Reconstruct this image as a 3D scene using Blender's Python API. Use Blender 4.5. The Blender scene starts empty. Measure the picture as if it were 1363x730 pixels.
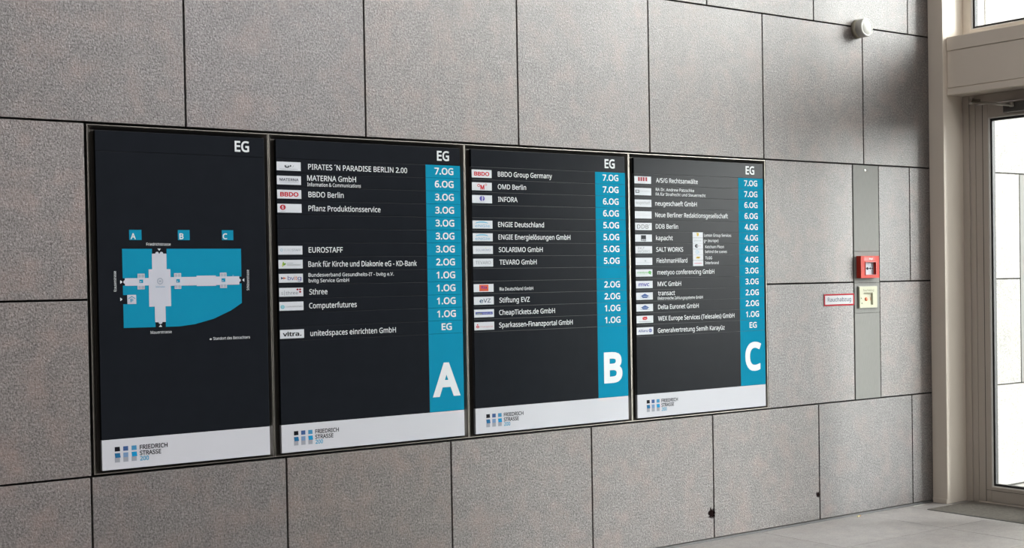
import bpy, bmesh, math, random
from mathutils import Matrix, Vector
from mathutils.geometry import delaunay_2d_cdt

random.seed(7)
S = bpy.context.scene
COL = S.collection

# ------------------------------------------------------------------ camera
cam_d = bpy.data.cameras.new('camera')
cam = bpy.data.objects.new('camera', cam_d)
COL.objects.link(cam)
R_ = Vector((0.80443155, -0.59379946, -0.01709035))
U_ = Vector((0.02446498, 0.00437072, 0.99969113))
W_ = Vector((0.59354135, 0.80460121, -0.01804324))
cam.matrix_world = Matrix(((R_.x, U_.x, -W_.x, -2.42722598),
                           (R_.y, U_.y, -W_.y, -5.64866555),
                           (R_.z, U_.z, -W_.z, 1.51442007),
                           (0, 0, 0, 1)))
cam_d.sensor_width = 36.0
cam_d.lens = 36.0 * 1834.2796 / 1363.0
cam_d.shift_y = 40.0 / 1363.0
cam_d.clip_start = 0.05
S.camera = cam

# ------------------------------------------------------------------ view
S.view_settings.view_transform = 'Standard'
S.view_settings.look = 'None'
S.view_settings.gamma = 1.0
S.view_settings.exposure = -0.05
S.view_settings.use_curve_mapping = False
S.cycles.use_denoising = True
S.cycles.max_bounces = 10
S.cycles.transparent_max_bounces = 12
S.cycles.caustics_reflective = False
S.cycles.caustics_refractive = False

# ------------------------------------------------------------------ sky (daylight outside the glazing)
SKY_BASE = 3.6        # dull overcast sky
SKY_OPEN = 41.5       # the bright opening between the buildings across the street
AZ0, AZ1 = 16.0, 47.0
EL0, EL1 = 1.0, 46.0
wd = bpy.data.worlds.new('sky')
S.world = wd
wd.use_nodes = True
nt = wd.node_tree
nt.nodes.clear()
N = nt.nodes.new


def mth(op, a, b=None, c=None):
    n = N('ShaderNodeMath')
    n.operation = op
    for i, v in enumerate((a, b, c)):
        if v is None:
            continue
        if isinstance(v, (int, float)):
            n.inputs[i].default_value = v
        else:
            nt.links.new(v, n.inputs[i])
    return n.outputs[0]


def ramp(v, lo, hi):
    n = N('ShaderNodeMapRange')
    n.interpolation_type = 'SMOOTHSTEP'
    nt.links.new(v, n.inputs[0])
    n.inputs[1].default_value = lo
    n.inputs[2].default_value = hi
    return n.outputs[0]


tc = N('ShaderNodeTexCoord')
sp = N('ShaderNodeSeparateXYZ')
nt.links.new(tc.outputs['Generated'], sp.inputs[0])
azi = mth('MULTIPLY', mth('ARCTAN2', mth('MULTIPLY', sp.outputs[1], -1.0), sp.outputs[0]), 57.29578)
ele = mth('MULTIPLY', mth('ARCSINE', sp.outputs[2]), 57.29578)
m1 = mth('MULTIPLY', mth('MULTIPLY_ADD', ramp(azi, 34, 38), 0.6, mth('MULTIPLY', ramp(azi, AZ0 - 5, AZ0 + 5), 0.4)), ramp(azi, AZ1 + 1.5, AZ1 - 1.5))
m2 = mth('MULTIPLY', ramp(ele, EL0 - 3, EL0 + 3), ramp(ele, EL1 + 6, EL1 - 6))
st = mth('MULTIPLY_ADD', mth('MULTIPLY', m1, m2), SKY_OPEN, SKY_BASE)
bg = N('ShaderNodeBackground')
bg.inputs[0].default_value = (1.0, 0.968, 0.978, 1)
nt.links.new(st, bg.inputs[1])
wo = N('ShaderNodeOutputWorld')
nt.links.new(bg.outputs[0], wo.inputs[0])
wd.cycles.sampling_method = 'MANUAL'
wd.cycles.sample_map_resolution = 1024


# ------------------------------------------------------------------ unseen fill lamps added for the lobby's ambient light
def area(name, loc, sx, sy, power, rot=(0, 0, 0), col=(1, 0.96, 0.92)):
    d = bpy.data.lights.new(name, 'AREA')
    d.shape = 'RECTANGLE'
    d.size, d.size_y, d.energy, d.color = sx, sy, power, col
    o = bpy.data.objects.new(name, d)
    o.location = loc
    o.rotation_euler = rot
    COL.objects.link(o)
    return o


area('fill_light', (-2.2, -4.4, 7.95), 2.4, 1.2, 120)
area('fill_light', (1.6, -4.4, 7.95), 2.4, 1.2, 150)


# ------------------------------------------------------------------ materials
def lin(c):
    return tuple(((x / 255) / 12.92 if x / 255 <= 0.04045 else ((x / 255 + 0.055) / 1.055) ** 2.4) for x in c)


_cache = {}


def mat(name, col, rough=0.5, metal=0.0, vary=0.04, scale=30.0, spec=0.5, bump=0.0, stretch=None):
    """plain surface with a faint procedural mottling of colour (and optional bump)"""
    if name in _cache:
        return _cache[name]
    m = bpy.data.materials.new(name)
    m.use_nodes = True
    t = m.node_tree
    b = t.nodes['Principled BSDF']
    b.inputs['Roughness'].default_value = rough
    b.inputs['Metallic'].default_value = metal
    b.inputs['Specular IOR Level'].default_value = spec
    c = t.nodes.new('ShaderNodeTexCoord')
    src = c.outputs['Object']
    if stretch:
        mp = t.nodes.new('ShaderNodeMapping')
        mp.inputs['Scale'].default_value = stretch
        t.links.new(src, mp.inputs[0])
        src = mp.outputs[0]
    n = t.nodes.new('ShaderNodeTexNoise')
    n.inputs['Scale'].default_value = scale
    n.inputs['Detail'].default_value = 4
    t.links.new(src, n.inputs['Vector'])
    r = t.nodes.new('ShaderNodeValToRGB')
    r.color_ramp.elements[0].position = 0.3
    r.color_ramp.elements[1].position = 0.7
    r.color_ramp.elements[0].color = (*[max(0, x * (1 - vary)) for x in col], 1)
    r.color_ramp.elements[1].color = (*[min(1, x * (1 + vary)) for x in col], 1)
    t.links.new(n.outputs['Fac'], r.inputs[0])
    t.links.new(r.outputs[0], b.inputs['Base Color'])
    if bump:
        bp = t.nodes.new('ShaderNodeBump')
        bp.inputs['Strength'].default_value = bump
        bp.inputs['Distance'].default_value = 0.002
        t.links.new(n.outputs['Fac'], bp.inputs['Height'])
        t.links.new(bp.outputs[0], b.inputs['Normal'])
    _cache[name] = m
    return m


def granite(name, dark, mid, light, warm, rough=0.75, chips=(), spec=0.25):
    m = bpy.data.materials.new(name)
    m.use_nodes = True
    t = m.node_tree
    L = t.links.new
    b = t.nodes['Principled BSDF']
    b.inputs['Roughness'].default_value = rough
    b.inputs['Specular IOR Level'].default_value = spec
    c = t.nodes.new('ShaderNodeTexCoord')
    P = c.outputs['Object']

    def noise(sc, det=3, ro=0.6, src=P):
        n = t.nodes.new('ShaderNodeTexNoise')
        n.inputs['Scale'].default_value = sc
        n.inputs['Detail'].default_value = det
        n.inputs['Roughness'].default_value = ro
        L(src, n.inputs['Vector'])
        return n.outputs['Fac']

    def mix(f, a, bb, mode='MIX'):
        n = t.nodes.new('ShaderNodeMix')
        n.data_type = 'RGBA'
        n.blend_type = mode
        for sock, v in ((n.inputs[0], f), (n.inputs[6], a), (n.inputs[7], bb)):
            if isinstance(v, (int, float)):
                sock.default_value = v
            elif isinstance(v, tuple):
                sock.default_value = (*v, 1)
            else:
                L(v, sock)
        return n.outputs[2]

    def rmp(v, lo, hi):
        n = t.nodes.new('ShaderNodeMapRange')
        n.inputs[1].default_value = lo
        n.inputs[2].default_value = hi
        L(v, n.inputs[0])
        return n.outputs[0]

    grain = noise(GRAIN, 2, 0.7)
    r = t.nodes.new('ShaderNodeValToRGB')
    e = r.color_ramp.elements
    e[0].position, e[0].color = 0.30, (*dark, 1)
    e[1].position, e[1].color = 0.70, (*light, 1)
    k = e.new(0.5)
    k.color = (*mid, 1)
    L(grain, r.inputs[0])
    col = r.outputs[0]
    col = mix(rmp(noise(5.5, 6), 0.47, 0.74), col, mix(0.55, col, warm))          # pinkish clouds
    mot = t.nodes.new('ShaderNodeMapRange')
    L(noise(11, 6, 0.75), mot.inputs[0])
    mot.inputs[1].default_value, mot.inputs[2].default_value = 0.3, 0.7
    mot.inputs[3].default_value, mot.inputs[4].default_value = 0.82, 1.18
    hs = t.nodes.new('ShaderNodeVectorMath')
    hs.operation = 'SCALE'
    L(col, hs.inputs[0])
    L(mot.outputs[0], hs.inputs['Scale'])
    col = hs.outputs[0]
    at = t.nodes.new('ShaderNodeAttribute')
    at.attribute_name = 'tone'
    col = mix(1.0, col, at.outputs['Color'], 'MULTIPLY')
    dull = None
    for (cx, cz, rad) in chips:
        d = t.nodes.new('ShaderNodeVectorMath')
        d.operation = 'DISTANCE'
        L(P, d.inputs[0])
        d.inputs[1].default_value = (cx, 0.0, cz)
        j = t.nodes.new('ShaderNodeMath')
        j.operation = 'MULTIPLY_ADD'
        L(noise(70, 2), j.inputs[0])
        j.inputs[1].default_value = rad * 1.4
        L(d.outputs['Value'], j.inputs[2])
        hole = rmp(j.outputs[0], rad * 1.75, rad * 1.45)
        col = mix(hole, col, (0.010, 0.006, 0.006))
        k2 = t.nodes.new('ShaderNodeMath')
        k2.operation = 'MULTIPLY_ADD'
        L(hole, k2.inputs[0])
        k2.inputs[1].default_value = -spec
        if dull is None:
            k2.inputs[2].default_value = spec
        else:
            L(dull, k2.inputs[2])
        k2.use_clamp = True
        dull = k2.outputs[0]
        L(dull, b.inputs['Specular IOR Level'])
    L(col, b.inputs['Base Color'])
    bp = t.nodes.new('ShaderNodeBump')
    bp.inputs['Strength'].default_value = 0.55
    bp.inputs['Distance'].default_value = 0.004
    L(noise(150, 3), bp.inputs['Height'])
    L(bp.outputs[0], b.inputs['Normal'])
    return m


GRAIN = 105
STONE = granite('flamed_granite', (0.052, 0.045, 0.0425), (0.148, 0.134, 0.129), (0.262, 0.245, 0.240), (0.205, 0.142, 0.122), 0.43, spec=0.7,
                chips=((3.132, 0.158, 0.032), (4.036, 0.168, 0.020)))
STONE_OUT = granite('granite_outside_glare', (0.30, 0.29, 0.275), (0.46, 0.45, 0.43), (0.58, 0.57, 0.55), (0.46, 0.42, 0.38), 0.8)  # same wall, paler: glare of the daylight put into the stone colour
GRAIN = 90
FLOOR = granite('honed_floor_stone', (0.24, 0.225, 0.217), (0.285, 0.268, 0.262), (0.33, 0.312, 0.306), (0.28, 0.25, 0.235), 0.42)
JOINT = mat('joint_shadow_gap', (0.006, 0.006, 0.006), 0.9)
PLASTER = mat('white_plaster', (0.62, 0.61, 0.59), 0.85)
DARKWALL = mat('dark_lobby_wall', (0.10, 0.098, 0.095), 0.8)
ALU = mat('painted_aluminium', (0.74, 0.67, 0.59), 0.42, 0.0, 0.02, 4)
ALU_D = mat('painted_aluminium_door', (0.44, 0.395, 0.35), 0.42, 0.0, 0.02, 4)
BEAD = mat('glazing_bead_daylit', (0.74, 0.73, 0.70), 0.35, 0.0, 0.02, 4)  # beads kept pale: outside light on their edges put into the colour
GASKET = mat('black_gasket', (0.008, 0.008, 0.01), 0.5)
STEEL = mat('brushed_steel', (0.205, 0.205, 0.195), 0.55, 0.0, 0.10, 60, spec=0.15, stretch=(8, 1, 0.4))
FRAME = mat('frame_steel', (0.33, 0.31, 0.28), 0.38, 1.0, 0.10, 8)
BEVEL = mat('frame_inner_steel', (0.20, 0.185, 0.165), 0.36, 1.0, 0.10, 8)
EDGE = mat('board_seam_glint', (0.055, 0.060, 0.066), 0.5)  # seam backing: glint of lit slat edges put into the colour
TRAY = mat('tray_steel', (0.050, 0.046, 0.040), 0.45, 0.6, 0.1, 8)
BLACK = mat('anthracite_board', (0.0095, 0.0112, 0.0146), 0.24, 0.0, 0.06, 12, spec=0.065)
TEAL = mat('petrol_blue_board', (0.008, 0.203, 0.325), 0.6, 0.0, 0.03, 6, spec=0.0)
WHITE = mat('white_board', (0.475, 0.485, 0.525), 0.5, 0.0, 0.01, 6, spec=0.15)
INK = mat('white_lettering', (0.55, 0.58, 0.60), 0.5, 0.0, 0.01, 6)
PLATE = mat('logo_plate_white', (0.47, 0.495, 0.535), 0.5, 0.0, 0.01, 6)
RED = mat('signal_red_plastic', (0.47, 0.042, 0.028), 0.5, 0.0, 0.03, 10, spec=0.15)
REDDARK = mat('dark_red_print', (0.36, 0.02, 0.02), 0.4)
CREAM = mat('cream_plastic', (0.50, 0.50, 0.385), 0.55, spec=0.12)
MATF = mat('grey_ribbed_mat', (0.17, 0.155, 0.135), 0.9, 0.0, 0.18, 40, bump=0.4)
SIREN = mat('siren_white_plastic', (0.56, 0.56, 0.53), 0.4)
SIRENB = mat('siren_beige_plastic', (0.42, 0.40, 0.32), 0.4)


def ink(c):
    c = tuple(c)
    return mat('print_%02x%02x%02x' % c, tuple(0.68 * v for v in lin(c)), 0.6, 0.0, 0.01, 6, spec=0.12)


def glass_mat():
    m = bpy.data.materials.new('clear_glass')
    m.use_nodes = True
    t = m.node_tree
    t.nodes.clear()
    tr = t.nodes.new('ShaderNodeBsdfTransparent')
    tr.inputs[0].default_value = (0.93, 0.96, 0.94, 1)
    gl = t.nodes.new('ShaderNodeBsdfGlossy')
    gl.inputs['Roughness'].default_value = 0.02
    ns = t.nodes.new('ShaderNodeTexNoise')
    ns.inputs['Scale'].default_value = 1.5
    lw = t.nodes.new('ShaderNodeLayerWeight')
    pw = t.nodes.new('ShaderNodeMath')
    pw.operation = 'POWER'
    pw.inputs[1].default_value = 4.0
    t.links.new(lw.outputs['Facing'], pw.inputs[0])
    fr = t.nodes.new('ShaderNodeMath')
    fr.operation = 'MULTIPLY_ADD'
    fr.inputs[1].default_value = 0.55
    fr.inputs[2].default_value = 0.04
    t.links.new(pw.outputs[0], fr.inputs[0])
    bp = t.nodes.new('ShaderNodeBump')
    bp.inputs['Strength'].default_value = 0.01
    t.links.new(ns.outputs['Fac'], bp.inputs['Height'])
    t.links.new(bp.outputs[0], gl.inputs['Normal'])
    mx = t.nodes.new('ShaderNodeMixShader')
    t.links.new(fr.outputs[0], mx.inputs[0])
    t.links.new(tr.outputs[0], mx.inputs[1])
    t.links.new(gl.outputs[0], mx.inputs[2])
    o = t.nodes.new('ShaderNodeOutputMaterial')
    t.links.new(mx.outputs[0], o.inputs[0])
    return m


GLASS = glass_mat()


# ------------------------------------------------------------------ mesh helpers
class MB:
    def __init__(self):
        self.bm = bmesh.new()
        self.mats = []
        self.tone = None

    def mi(self, m):
        if m not in self.mats:
            self.mats.append(m)
        return self.mats.index(m)

    def box(self, x0, x1, y0, y1, z0, z1, m, bevel=0.0):
        i = self.mi(m)
        r = bmesh.ops.create_cube(self.bm, size=1)
        vs = r['verts']
        for v in vs:
            v.co = Vector(((x0 + x1) / 2 + v.co.x * (x1 - x0), (y0 + y1) / 2 + v.co.y * (y1 - y0), (z0 + z1) / 2 + v.co.z * (z1 - z0)))
        fs = set(f for v in vs for f in v.link_faces)
        for f in fs:
            f.material_index = i
        if bevel:
            es = list(set(e for v in vs for e in v.link_edges))
            rr = bmesh.ops.bevel(self.bm, geom=es, offset=bevel, segments=2, profile=0.5, affect='EDGES')
            for f in rr['faces']:
                f.material_index = i
        return self

    def poly(self, pts, m):
        vs = [self.bm.verts.new(p) for p in pts]
        f = self.bm.faces.new(vs)
        f.material_index = self.mi(m)
        return f

    def flat(self, pts, y, m, t=0.0006):
        """a thin printed or cut-out shape lying on a board: outline in (x, z), front face at y"""
        a = sum(pts[i][0] * pts[(i + 1) % len(pts)][1] - pts[(i + 1) % len(pts)][0] * pts[i][1] for i in range(len(pts)))
        if a < 0:
            pts = pts[::-1]
        i = self.mi(m)
        fr = [self.bm.verts.new((p[0], y, p[1])) for p in pts]
        bk = [self.bm.verts.new((p[0], y + t, p[1])) for p in pts]
        self.bm.faces.new(fr).material_index = i
        n = len(pts)
        for k in range(n):
            self.bm.faces.new((fr[(k + 1) % n], fr[k], bk[k], bk[(k + 1) % n])).material_index = i
        return self

    def rect(self, x0, z0, x1, z1, y, m):
        return self.flat([(x0, z0), (x1, z0), (x1, z1), (x0, z1)], y, m)

    def disc(self, cx, cz, rx, y, m, rz=None, n=20, a0=0, a1=360):
        rz = rz or rx
        k = n if a1 - a0 >= 360 else n + 1
        return self.flat([(cx + rx * math.cos(math.radians(a0 + (a1 - a0) * i / n)), cz + rz * math.sin(math.radians(a0 + (a1 - a0) * i / n))) for i in range(k)], y, m)

    def ring(self, cx, cz, r0, r1, y, m, n=20, a0=0, a1=360, sz=1.0):
        i = self.mi(m)
        P = []
        full = a1 - a0 >= 360
        for k in range(n if full else n + 1):
            a = math.radians(a0 + (a1 - a0) * k / n)
            P.append((math.cos(a), math.sin(a) * sz))
        q = len(P)
        for k in range(q if full else q - 1):
            c, d = P[k], P[(k + 1) % q]
            vs = [self.bm.verts.new((cx + r * p[0], y, cz + r * p[1])) for r, p in ((r0, c), (r1, c), (r1, d), (r0, d))]
            f = self.bm.faces.new(vs)
            f.material_index = i
            f.normal_update()
            if f.normal.y > 0:
                f.normal_flip()
        return self

    def lathe(self, prof, centre, axis, m, n=40):
        """prof: (radius, distance along axis)"""
        axis = Vector(axis).normalized()
        a = axis.orthogonal().normalized()
        b = axis.cross(a)
        i = self.mi(m)
        rows = []
        for r, h in prof:
            if r < 1e-6:
                rows.append([self.bm.verts.new(Vector(centre) + axis * h)])
            else:
                rows.append([self.bm.verts.new(Vector(centre) + axis * h + (a * math.cos(2 * math.pi * k / n) + b * math.sin(2 * math.pi * k / n)) * r) for k in range(n)])
        for p, q in zip(rows, rows[1:]):
            for k in range(n):
                l = (k + 1) % n
                if len(p) == 1:
                    f = self.bm.faces.new((p[0], q[l], q[k]))
                elif len(q) == 1:
                    f = self.bm.faces.new((p[k], p[l], q[0]))
                else:
                    f = self.bm.faces.new((p[k], p[l], q[l], q[k]))
                f.material_index = i
                f.smooth = True
        return self

    def tube(self, a, b, r, m, n=12):
        a, b = Vector(a), Vector(b)
        L = (b - a).length
        return self.lathe([(0, 0), (r, 0), (r, L), (0, L)], a, b - a, m, n)

    def mesh(self, me, dx=0, dy=0, dz=0, m=None):
        k = len(self.bm.verts)
        nf = len(self.bm.faces)
        self.bm.from_mesh(me)
        self.bm.verts.ensure_lookup_table()
        self.bm.faces.ensure_lookup_table()
        for v in self.bm.verts[k:]:
            v.co += Vector((dx, dy, dz))
        i = self.mi(m)
        for f in self.bm.faces[nf:]:
            f.material_index = i
        bpy.data.meshes.remove(me)
        return self

    def build(self, name, parent=None, recalc=False, origin=None):
        if recalc:
            bmesh.ops.recalc_face_normals(self.bm, faces=self.bm.faces)
        if origin:
            bmesh.ops.translate(self.bm, verts=self.bm.verts, vec=-Vector(origin))
        me = bpy.data.meshes.new(name)
        self.bm.to_mesh(me)
        self.bm.free()
        for m in self.mats:
            me.materials.append(m)
        o = bpy.data.objects.new(name, me)
        COL.objects.link(o)
        if parent is not None:
            o.parent = parent
        if origin:
            o.location = origin
        return o


def thing(name, label, cat, loc=(0, 0, 0), group=None):
    o = bpy.data.objects.new(name, None)
    o.empty_display_size = 0.1
    o.location = loc
    COL.objects.link(o)
    o['label'] = label
    o['category'] = cat
    if group:
        o['group'] = group
    return o


def struct(o, label=None, cat=None):
    o['kind'] = 'structure'
    if label:
        o['label'] = label
    if cat:
        o['category'] = cat
    return o


# outlines of the sign lettering: advance | outline | outline ...  (capital height 700)
GLYPHS = {
'&': '718|298 711 347 706 389 693 422 671 447 641 462 604 468 560 458 503 428 455 383 414 327 376 517 194 540 227 558 264 573 306 585 350 673 350 655 289 633 233 606 183 573 139 716 0 599 0 514 82 482 57 448 34 411 16 370 2 324 -7 273 -10 209 -4 155 12 112 40 79 77 59 125 52 182 56 229 70 269 92 303 123 333 160 361 203 388 163 437 145 464 130 493 121 524 118 558 123 602 139 640 166 670 201 693 246 706|255 334 222 314 195 293 172 270 156 246 146 218 142 185 151 137 178 99 221 75 275 67 334 72 383 87 425 110 459 136|295 640 258 635 228 619 208 593 202 559 207 525 221 494 243 462 275 427 324 460 357 491 376 523 382 560 376 592 359 618 331 635',
'(': '294|39 269 43 348 54 425 74 500 102 572 138 638 183 700 265 700 205 603 161 497 135 385 126 270 130 194 142 120 162 46 188 -24 222 -91 264 -155 183 -155 138 -94 102 -29 74 41 54 115 43 191',
')': '294|255 269 251 191 240 115 220 41 193 -29 156 -94 111 -155 30 -155 72 -91 106 -24 133 46 152 120 164 194 168 270 164 347 152 423 133 497 106 569 72 637 29 700 111 700 156 638 193 572 220 500 240 425 251 348',
'+': '561|315 380 510 380 510 311 315 311 315 109 244 109 244 311 49 311 49 380 244 380 244 583 315 583',
'-': '316|39 225 39 301 276 301 276 225',
'.': '263|71 53 75 84 88 104 108 115 130 119 154 115 174 104 188 84 192 53 188 23 174 2 154 -10 130 -14 108 -10 88 2 75 23',
'/': '365|355 700 94 0 10 0 271 700',
'0': '561|513 351 510 270 500 199 483 137 459 86 427 45 387 15 338 -4 279 -10 208 1 150 33 105 86 73 157 54 246 48 351 54 456 71 545 101 616 145 668 204 700 279 711 351 700 410 668 455 616 487 545 506 456|134 351 138 263 149 191 167 135 195 96 232 72 279 64 327 72 364 95 392 135 411 191 422 263 425 351 422 439 411 510 392 566 364 605 327 629 279 637 232 629 195 605 167 566 149 510 138 439',
'1': '561|348 0 264 0 264 489 264 537 266 574 268 610 239 583 207 556 132 495 87 553 276 700 348 700',
'2': '561|510 0 47 0 47 72 230 257 320 351 351 392 375 432 388 473 393 519 385 569 359 606 319 629 270 636 222 632 180 619 141 598 101 570 55 627 84 650 115 670 150 686 187 699 227 707 270 710 331 704 382 687 424 660 455 623 475 577 481 524 476 470 459 421 432 373 396 326 302 226 156 82 156 78 510 78',
'3': '561|483 536 479 492 466 455 444 424 415 399 380 381 338 369 338 365 412 347 464 312 495 262 505 199 498 142 476 91 440 48 389 17 321 -3 236 -10 183 -8 134 -1 88 10 44 28 44 109 90 90 139 75 189 66 237 63 318 72 373 100 404 143 415 201 409 241 392 272 363 295 325 312 276 321 219 325 151 325 151 398 220 398 273 402 316 415 350 435 375 461 390 494 395 530 387 576 361 609 320 630 268 637 232 635 200 630 171 621 144 609 91 578 48 637 90 665 141 688 200 704 267 710 362 698 430 661 470 605',
'4': '561|541 159 439 159 439 0 356 0 356 159 21 159 21 232 350 704 439 704 439 236 541 236|356 457 356 503 358 543 359 579 361 612 357 612 337 572 315 535 105 236 356 236',
'5': '561|270 429 337 423 394 405 441 375 476 335 498 284 505 224 497 156 474 99 435 52 384 18 319 -3 243 -10 191 -7 142 0 98 12 62 28 62 110 101 91 148 76 197 67 244 64 293 68 335 80 369 100 395 130 411 168 417 215 406 275 375 320 320 348 241 357 178 352 122 342 78 370 105 700 456 700 456 622 178 622 162 419 207 425',
'6': '561|54 299 56 359 62 419 74 476 91 530 116 579 148 623 189 659 240 687 301 704 375 710 420 708 461 701 461 627 421 636 376 639 314 634 264 617 223 590 193 555 170 513 155 465 145 412 140 356 146 356 163 378 183 398 208 415 238 427 272 436 312 438 369 432 418 413 459 383 489 341 508 288 515 225 508 158 487 100 454 53 410 19 356 -3 292 -10 244 -5 199 9 158 32 123 66 94 109 72 162 58 226|291 63 347 73 391 102 420 153 429 225 421 285 396 331 353 361 294 371 251 366 214 351 183 330 160 303 146 273 141 242 144 210 150 178 162 148 179 121 200 97 226 78 256 67',
'7': '561|133 0 421 622 43 622 43 700 513 700 513 633 228 0',
'8': '561|279 710 338 705 388 691 430 667 462 634 482 593 489 542 485 503 471 469 450 439 423 413 391 391 356 371 397 349 434 324 466 296 491 264 506 226 512 181 505 127 483 80 449 42 403 14 347 -4 282 -10 213 -4 154 13 108 40 75 77 55 123 48 178 53 223 68 262 92 295 122 323 156 346 193 366 160 387 131 410 106 437 87 468 75 503 71 543 77 593 98 634 130 666 173 690 223 705|132 177 141 131 169 93 215 67 280 59 344 67 390 93 418 131 427 180 423 213 409 241 387 265 358 287 322 307 280 325 265 330 225 311 192 290 166 267 148 241 136 212|278 640 229 634 190 614 164 582 155 539 159 506 172 478 192 456 219 437 283 404 316 419 345 436 369 456 388 479 400 506 404 539 395 582 370 614 330 634',
'9': '561|510 401 508 341 501 282 490 224 473 170 448 121 416 77 375 41 324 13 262 -4 188 -10 143 -7 100 0 100 74 141 64 186 61 249 66 300 83 340 110 371 145 393 187 409 235 418 288 423 343 417 343 400 322 379 302 355 285 325 273 290 264 250 262 194 268 145 287 104 317 74 359 55 411 49 474 56 542 77 600 110 647 155 681 209 703 273 710 321 705 366 691 406 667 441 633 470 590 492 537 505 474|273 637 217 627 173 597 144 546 134 475 143 414 167 368 209 339 269 329 312 334 350 349 381 370 403 397 418 427 423 458 420 489 413 521 402 552 385 579 364 603 338 622 308 633',
'A': '626|534 0 450 217 173 217 89 0 0 0 274 703 353 703 625 0|345 507 335 535 322 578 312 612 301 572 291 535 281 507 202 295 424 295',
'B': '637|295 700 410 690 494 661 531 629 553 584 561 526 557 488 546 453 527 424 500 400 467 383 427 372 427 367 469 357 507 341 539 319 564 288 579 249 584 199 577 140 555 91 519 51 471 23 411 6 341 0 95 0 95 700|313 402 389 409 436 431 461 467 470 517 459 566 429 600 376 618 299 625 183 625 183 402|183 328 183 75 325 75 403 84 454 111 481 153 490 206 486 241 474 271 452 295 420 313 376 325 318 328',
'C': '620|395 632 342 628 294 613 252 590 218 557 190 517 170 468 157 412 153 350 160 269 180 200 213 144 260 102 320 76 394 68 439 70 481 75 562 95 562 19 522 6 481 -3 435 -8 381 -10 283 1 203 34 140 88 96 160 69 248 60 351 65 427 82 496 109 557 147 610 194 652 252 684 319 703 396 710 449 707 500 699 547 686 589 669 554 594 482 621 440 629',
'D': '716|656 357 645 249 612 160 559 90 487 40 397 10 290 0 95 0 95 700 311 700 410 690 494 661 563 612 614 546 645 460|563 354 555 439 532 507 494 559 442 596 376 617 298 625 183 625 183 75 278 75 365 83 436 107 492 146 531 200 555 269',
'E': '545|486 0 95 0 95 700 486 700 486 623 183 623 183 404 469 404 469 327 183 327 183 77 486 77',
'F': '509|183 0 95 0 95 700 486 700 486 623 183 623 183 375 468 375 468 297 183 297',
'G': '714|399 370 641 370 641 26 584 10 526 -1 465 -8 395 -10 295 1 212 34 146 87 99 158 69 247 60 350 71 452 103 540 156 612 227 665 316 699 423 710 480 707 534 699 584 686 631 669 598 592 558 608 514 621 467 629 418 632 340 624 275 598 222 556 183 500 160 431 152 350 159 271 179 202 214 145 264 102 331 76 416 67 494 72 553 83 553 291 399 291',
'H': '726|630 0 542 0 542 326 183 326 183 0 95 0 95 700 183 700 183 404 542 404 542 700 630 700',
'I': '332|292 0 39 0 39 51 122 70 122 629 39 649 39 700 292 700 292 649 210 629 210 70 292 51',
'J': '268|-4 -186 -45 -183 -76 -174 -76 -99 -43 -106 -6 -109 18 -106 41 -99 61 -86 76 -65 87 -35 90 4 90 700 178 700 178 11 173 -51 156 -100 129 -138 92 -165 48 -181',
'K': '607|607 0 503 0 255 334 183 272 183 0 95 0 95 700 183 700 183 355 243 422 304 488 493 700 596 700 319 395',
'L': '514|95 0 95 700 183 700 183 78 489 78 489 0',
'M': '889|404 0 174 614 170 614 173 564 175 498 176 425 176 0 95 0 95 700 225 700 441 126 445 126 665 700 794 700 794 0 707 0 707 430 708 499 711 562 714 613 710 613 476 0',
'N': '745|650 0 547 0 173 581 169 581 172 528 175 462 176 391 176 0 95 0 95 700 197 700 571 121 575 121 572 168 569 236 568 305 568 700 650 700',
'O': '766|706 351 701 273 685 203 660 142 624 89 578 47 523 16 458 -3 383 -10 306 -3 240 16 185 48 139 90 104 142 79 204 65 274 60 352 69 453 95 540 140 612 202 666 284 700 384 711 481 700 561 666 624 612 669 541 697 453|153 351 159 269 177 199 209 143 253 101 312 75 383 67 456 75 513 101 557 143 588 199 607 269 613 351 599 469 558 558 514 600 456 625 384 633 312 625 253 600 209 558 177 502 159 433',
'P': '593|280 700 399 687 480 646 527 581 543 494 540 452 529 411 510 374 482 340 445 312 396 291 336 277 264 273 183 273 183 0 95 0 95 700|273 625 183 625 183 348 254 348 315 352 365 362 403 381 430 408 447 444 452 490 441 549 409 591 353 616',
'Q': '766|706 351 700 270 683 196 654 132 615 78 564 37 502 8 670 -167 543 -167 408 -9 396 -9 383 -10 306 -3 240 16 185 48 139 90 104 142 79 204 65 274 60 352 69 453 95 540 140 612 202 666 284 700 384 711 481 700 561 666 624 612 669 541 697 453|153 351 159 269 177 199 209 143 253 101 312 75 383 67 456 75 513 101 557 143 588 199 607 269 613 351 599 469 558 558 514 600 456 625 384 633 312 625 253 600 209 558 177 502 159 433',
'R': '610|288 700 368 694 432 678 481 650 516 612 536 562 543 501 538 450 523 408 499 374 470 349 437 329 403 314 595 0 492 0 323 289 183 289 183 0 95 0 95 700|283 624 183 624 183 364 288 364 362 372 413 398 442 439 452 497 447 538 434 571 411 594 378 611 336 620',
'S': '538|492 187 485 129 462 81 425 42 375 14 314 -4 242 -10 167 -6 102 5 50 24 50 108 90 93 138 79 191 70 246 67 294 70 333 80 364 97 386 120 400 147 404 179 400 211 389 237 369 260 339 281 296 301 239 324 197 341 160 359 129 380 104 403 84 429 70 459 62 493 59 531 66 583 87 627 121 662 166 688 220 704 282 710 338 707 388 699 434 687 475 671 448 595 410 610 369 622 326 630 280 632 240 629 207 620 181 604 163 584 152 559 148 530 152 498 163 472 182 449 211 429 250 410 301 389 358 366 405 341 443 312 470 278 487 237',
'T': '545|317 0 228 0 228 623 10 623 10 700 534 700 534 623 317 623',
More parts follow.
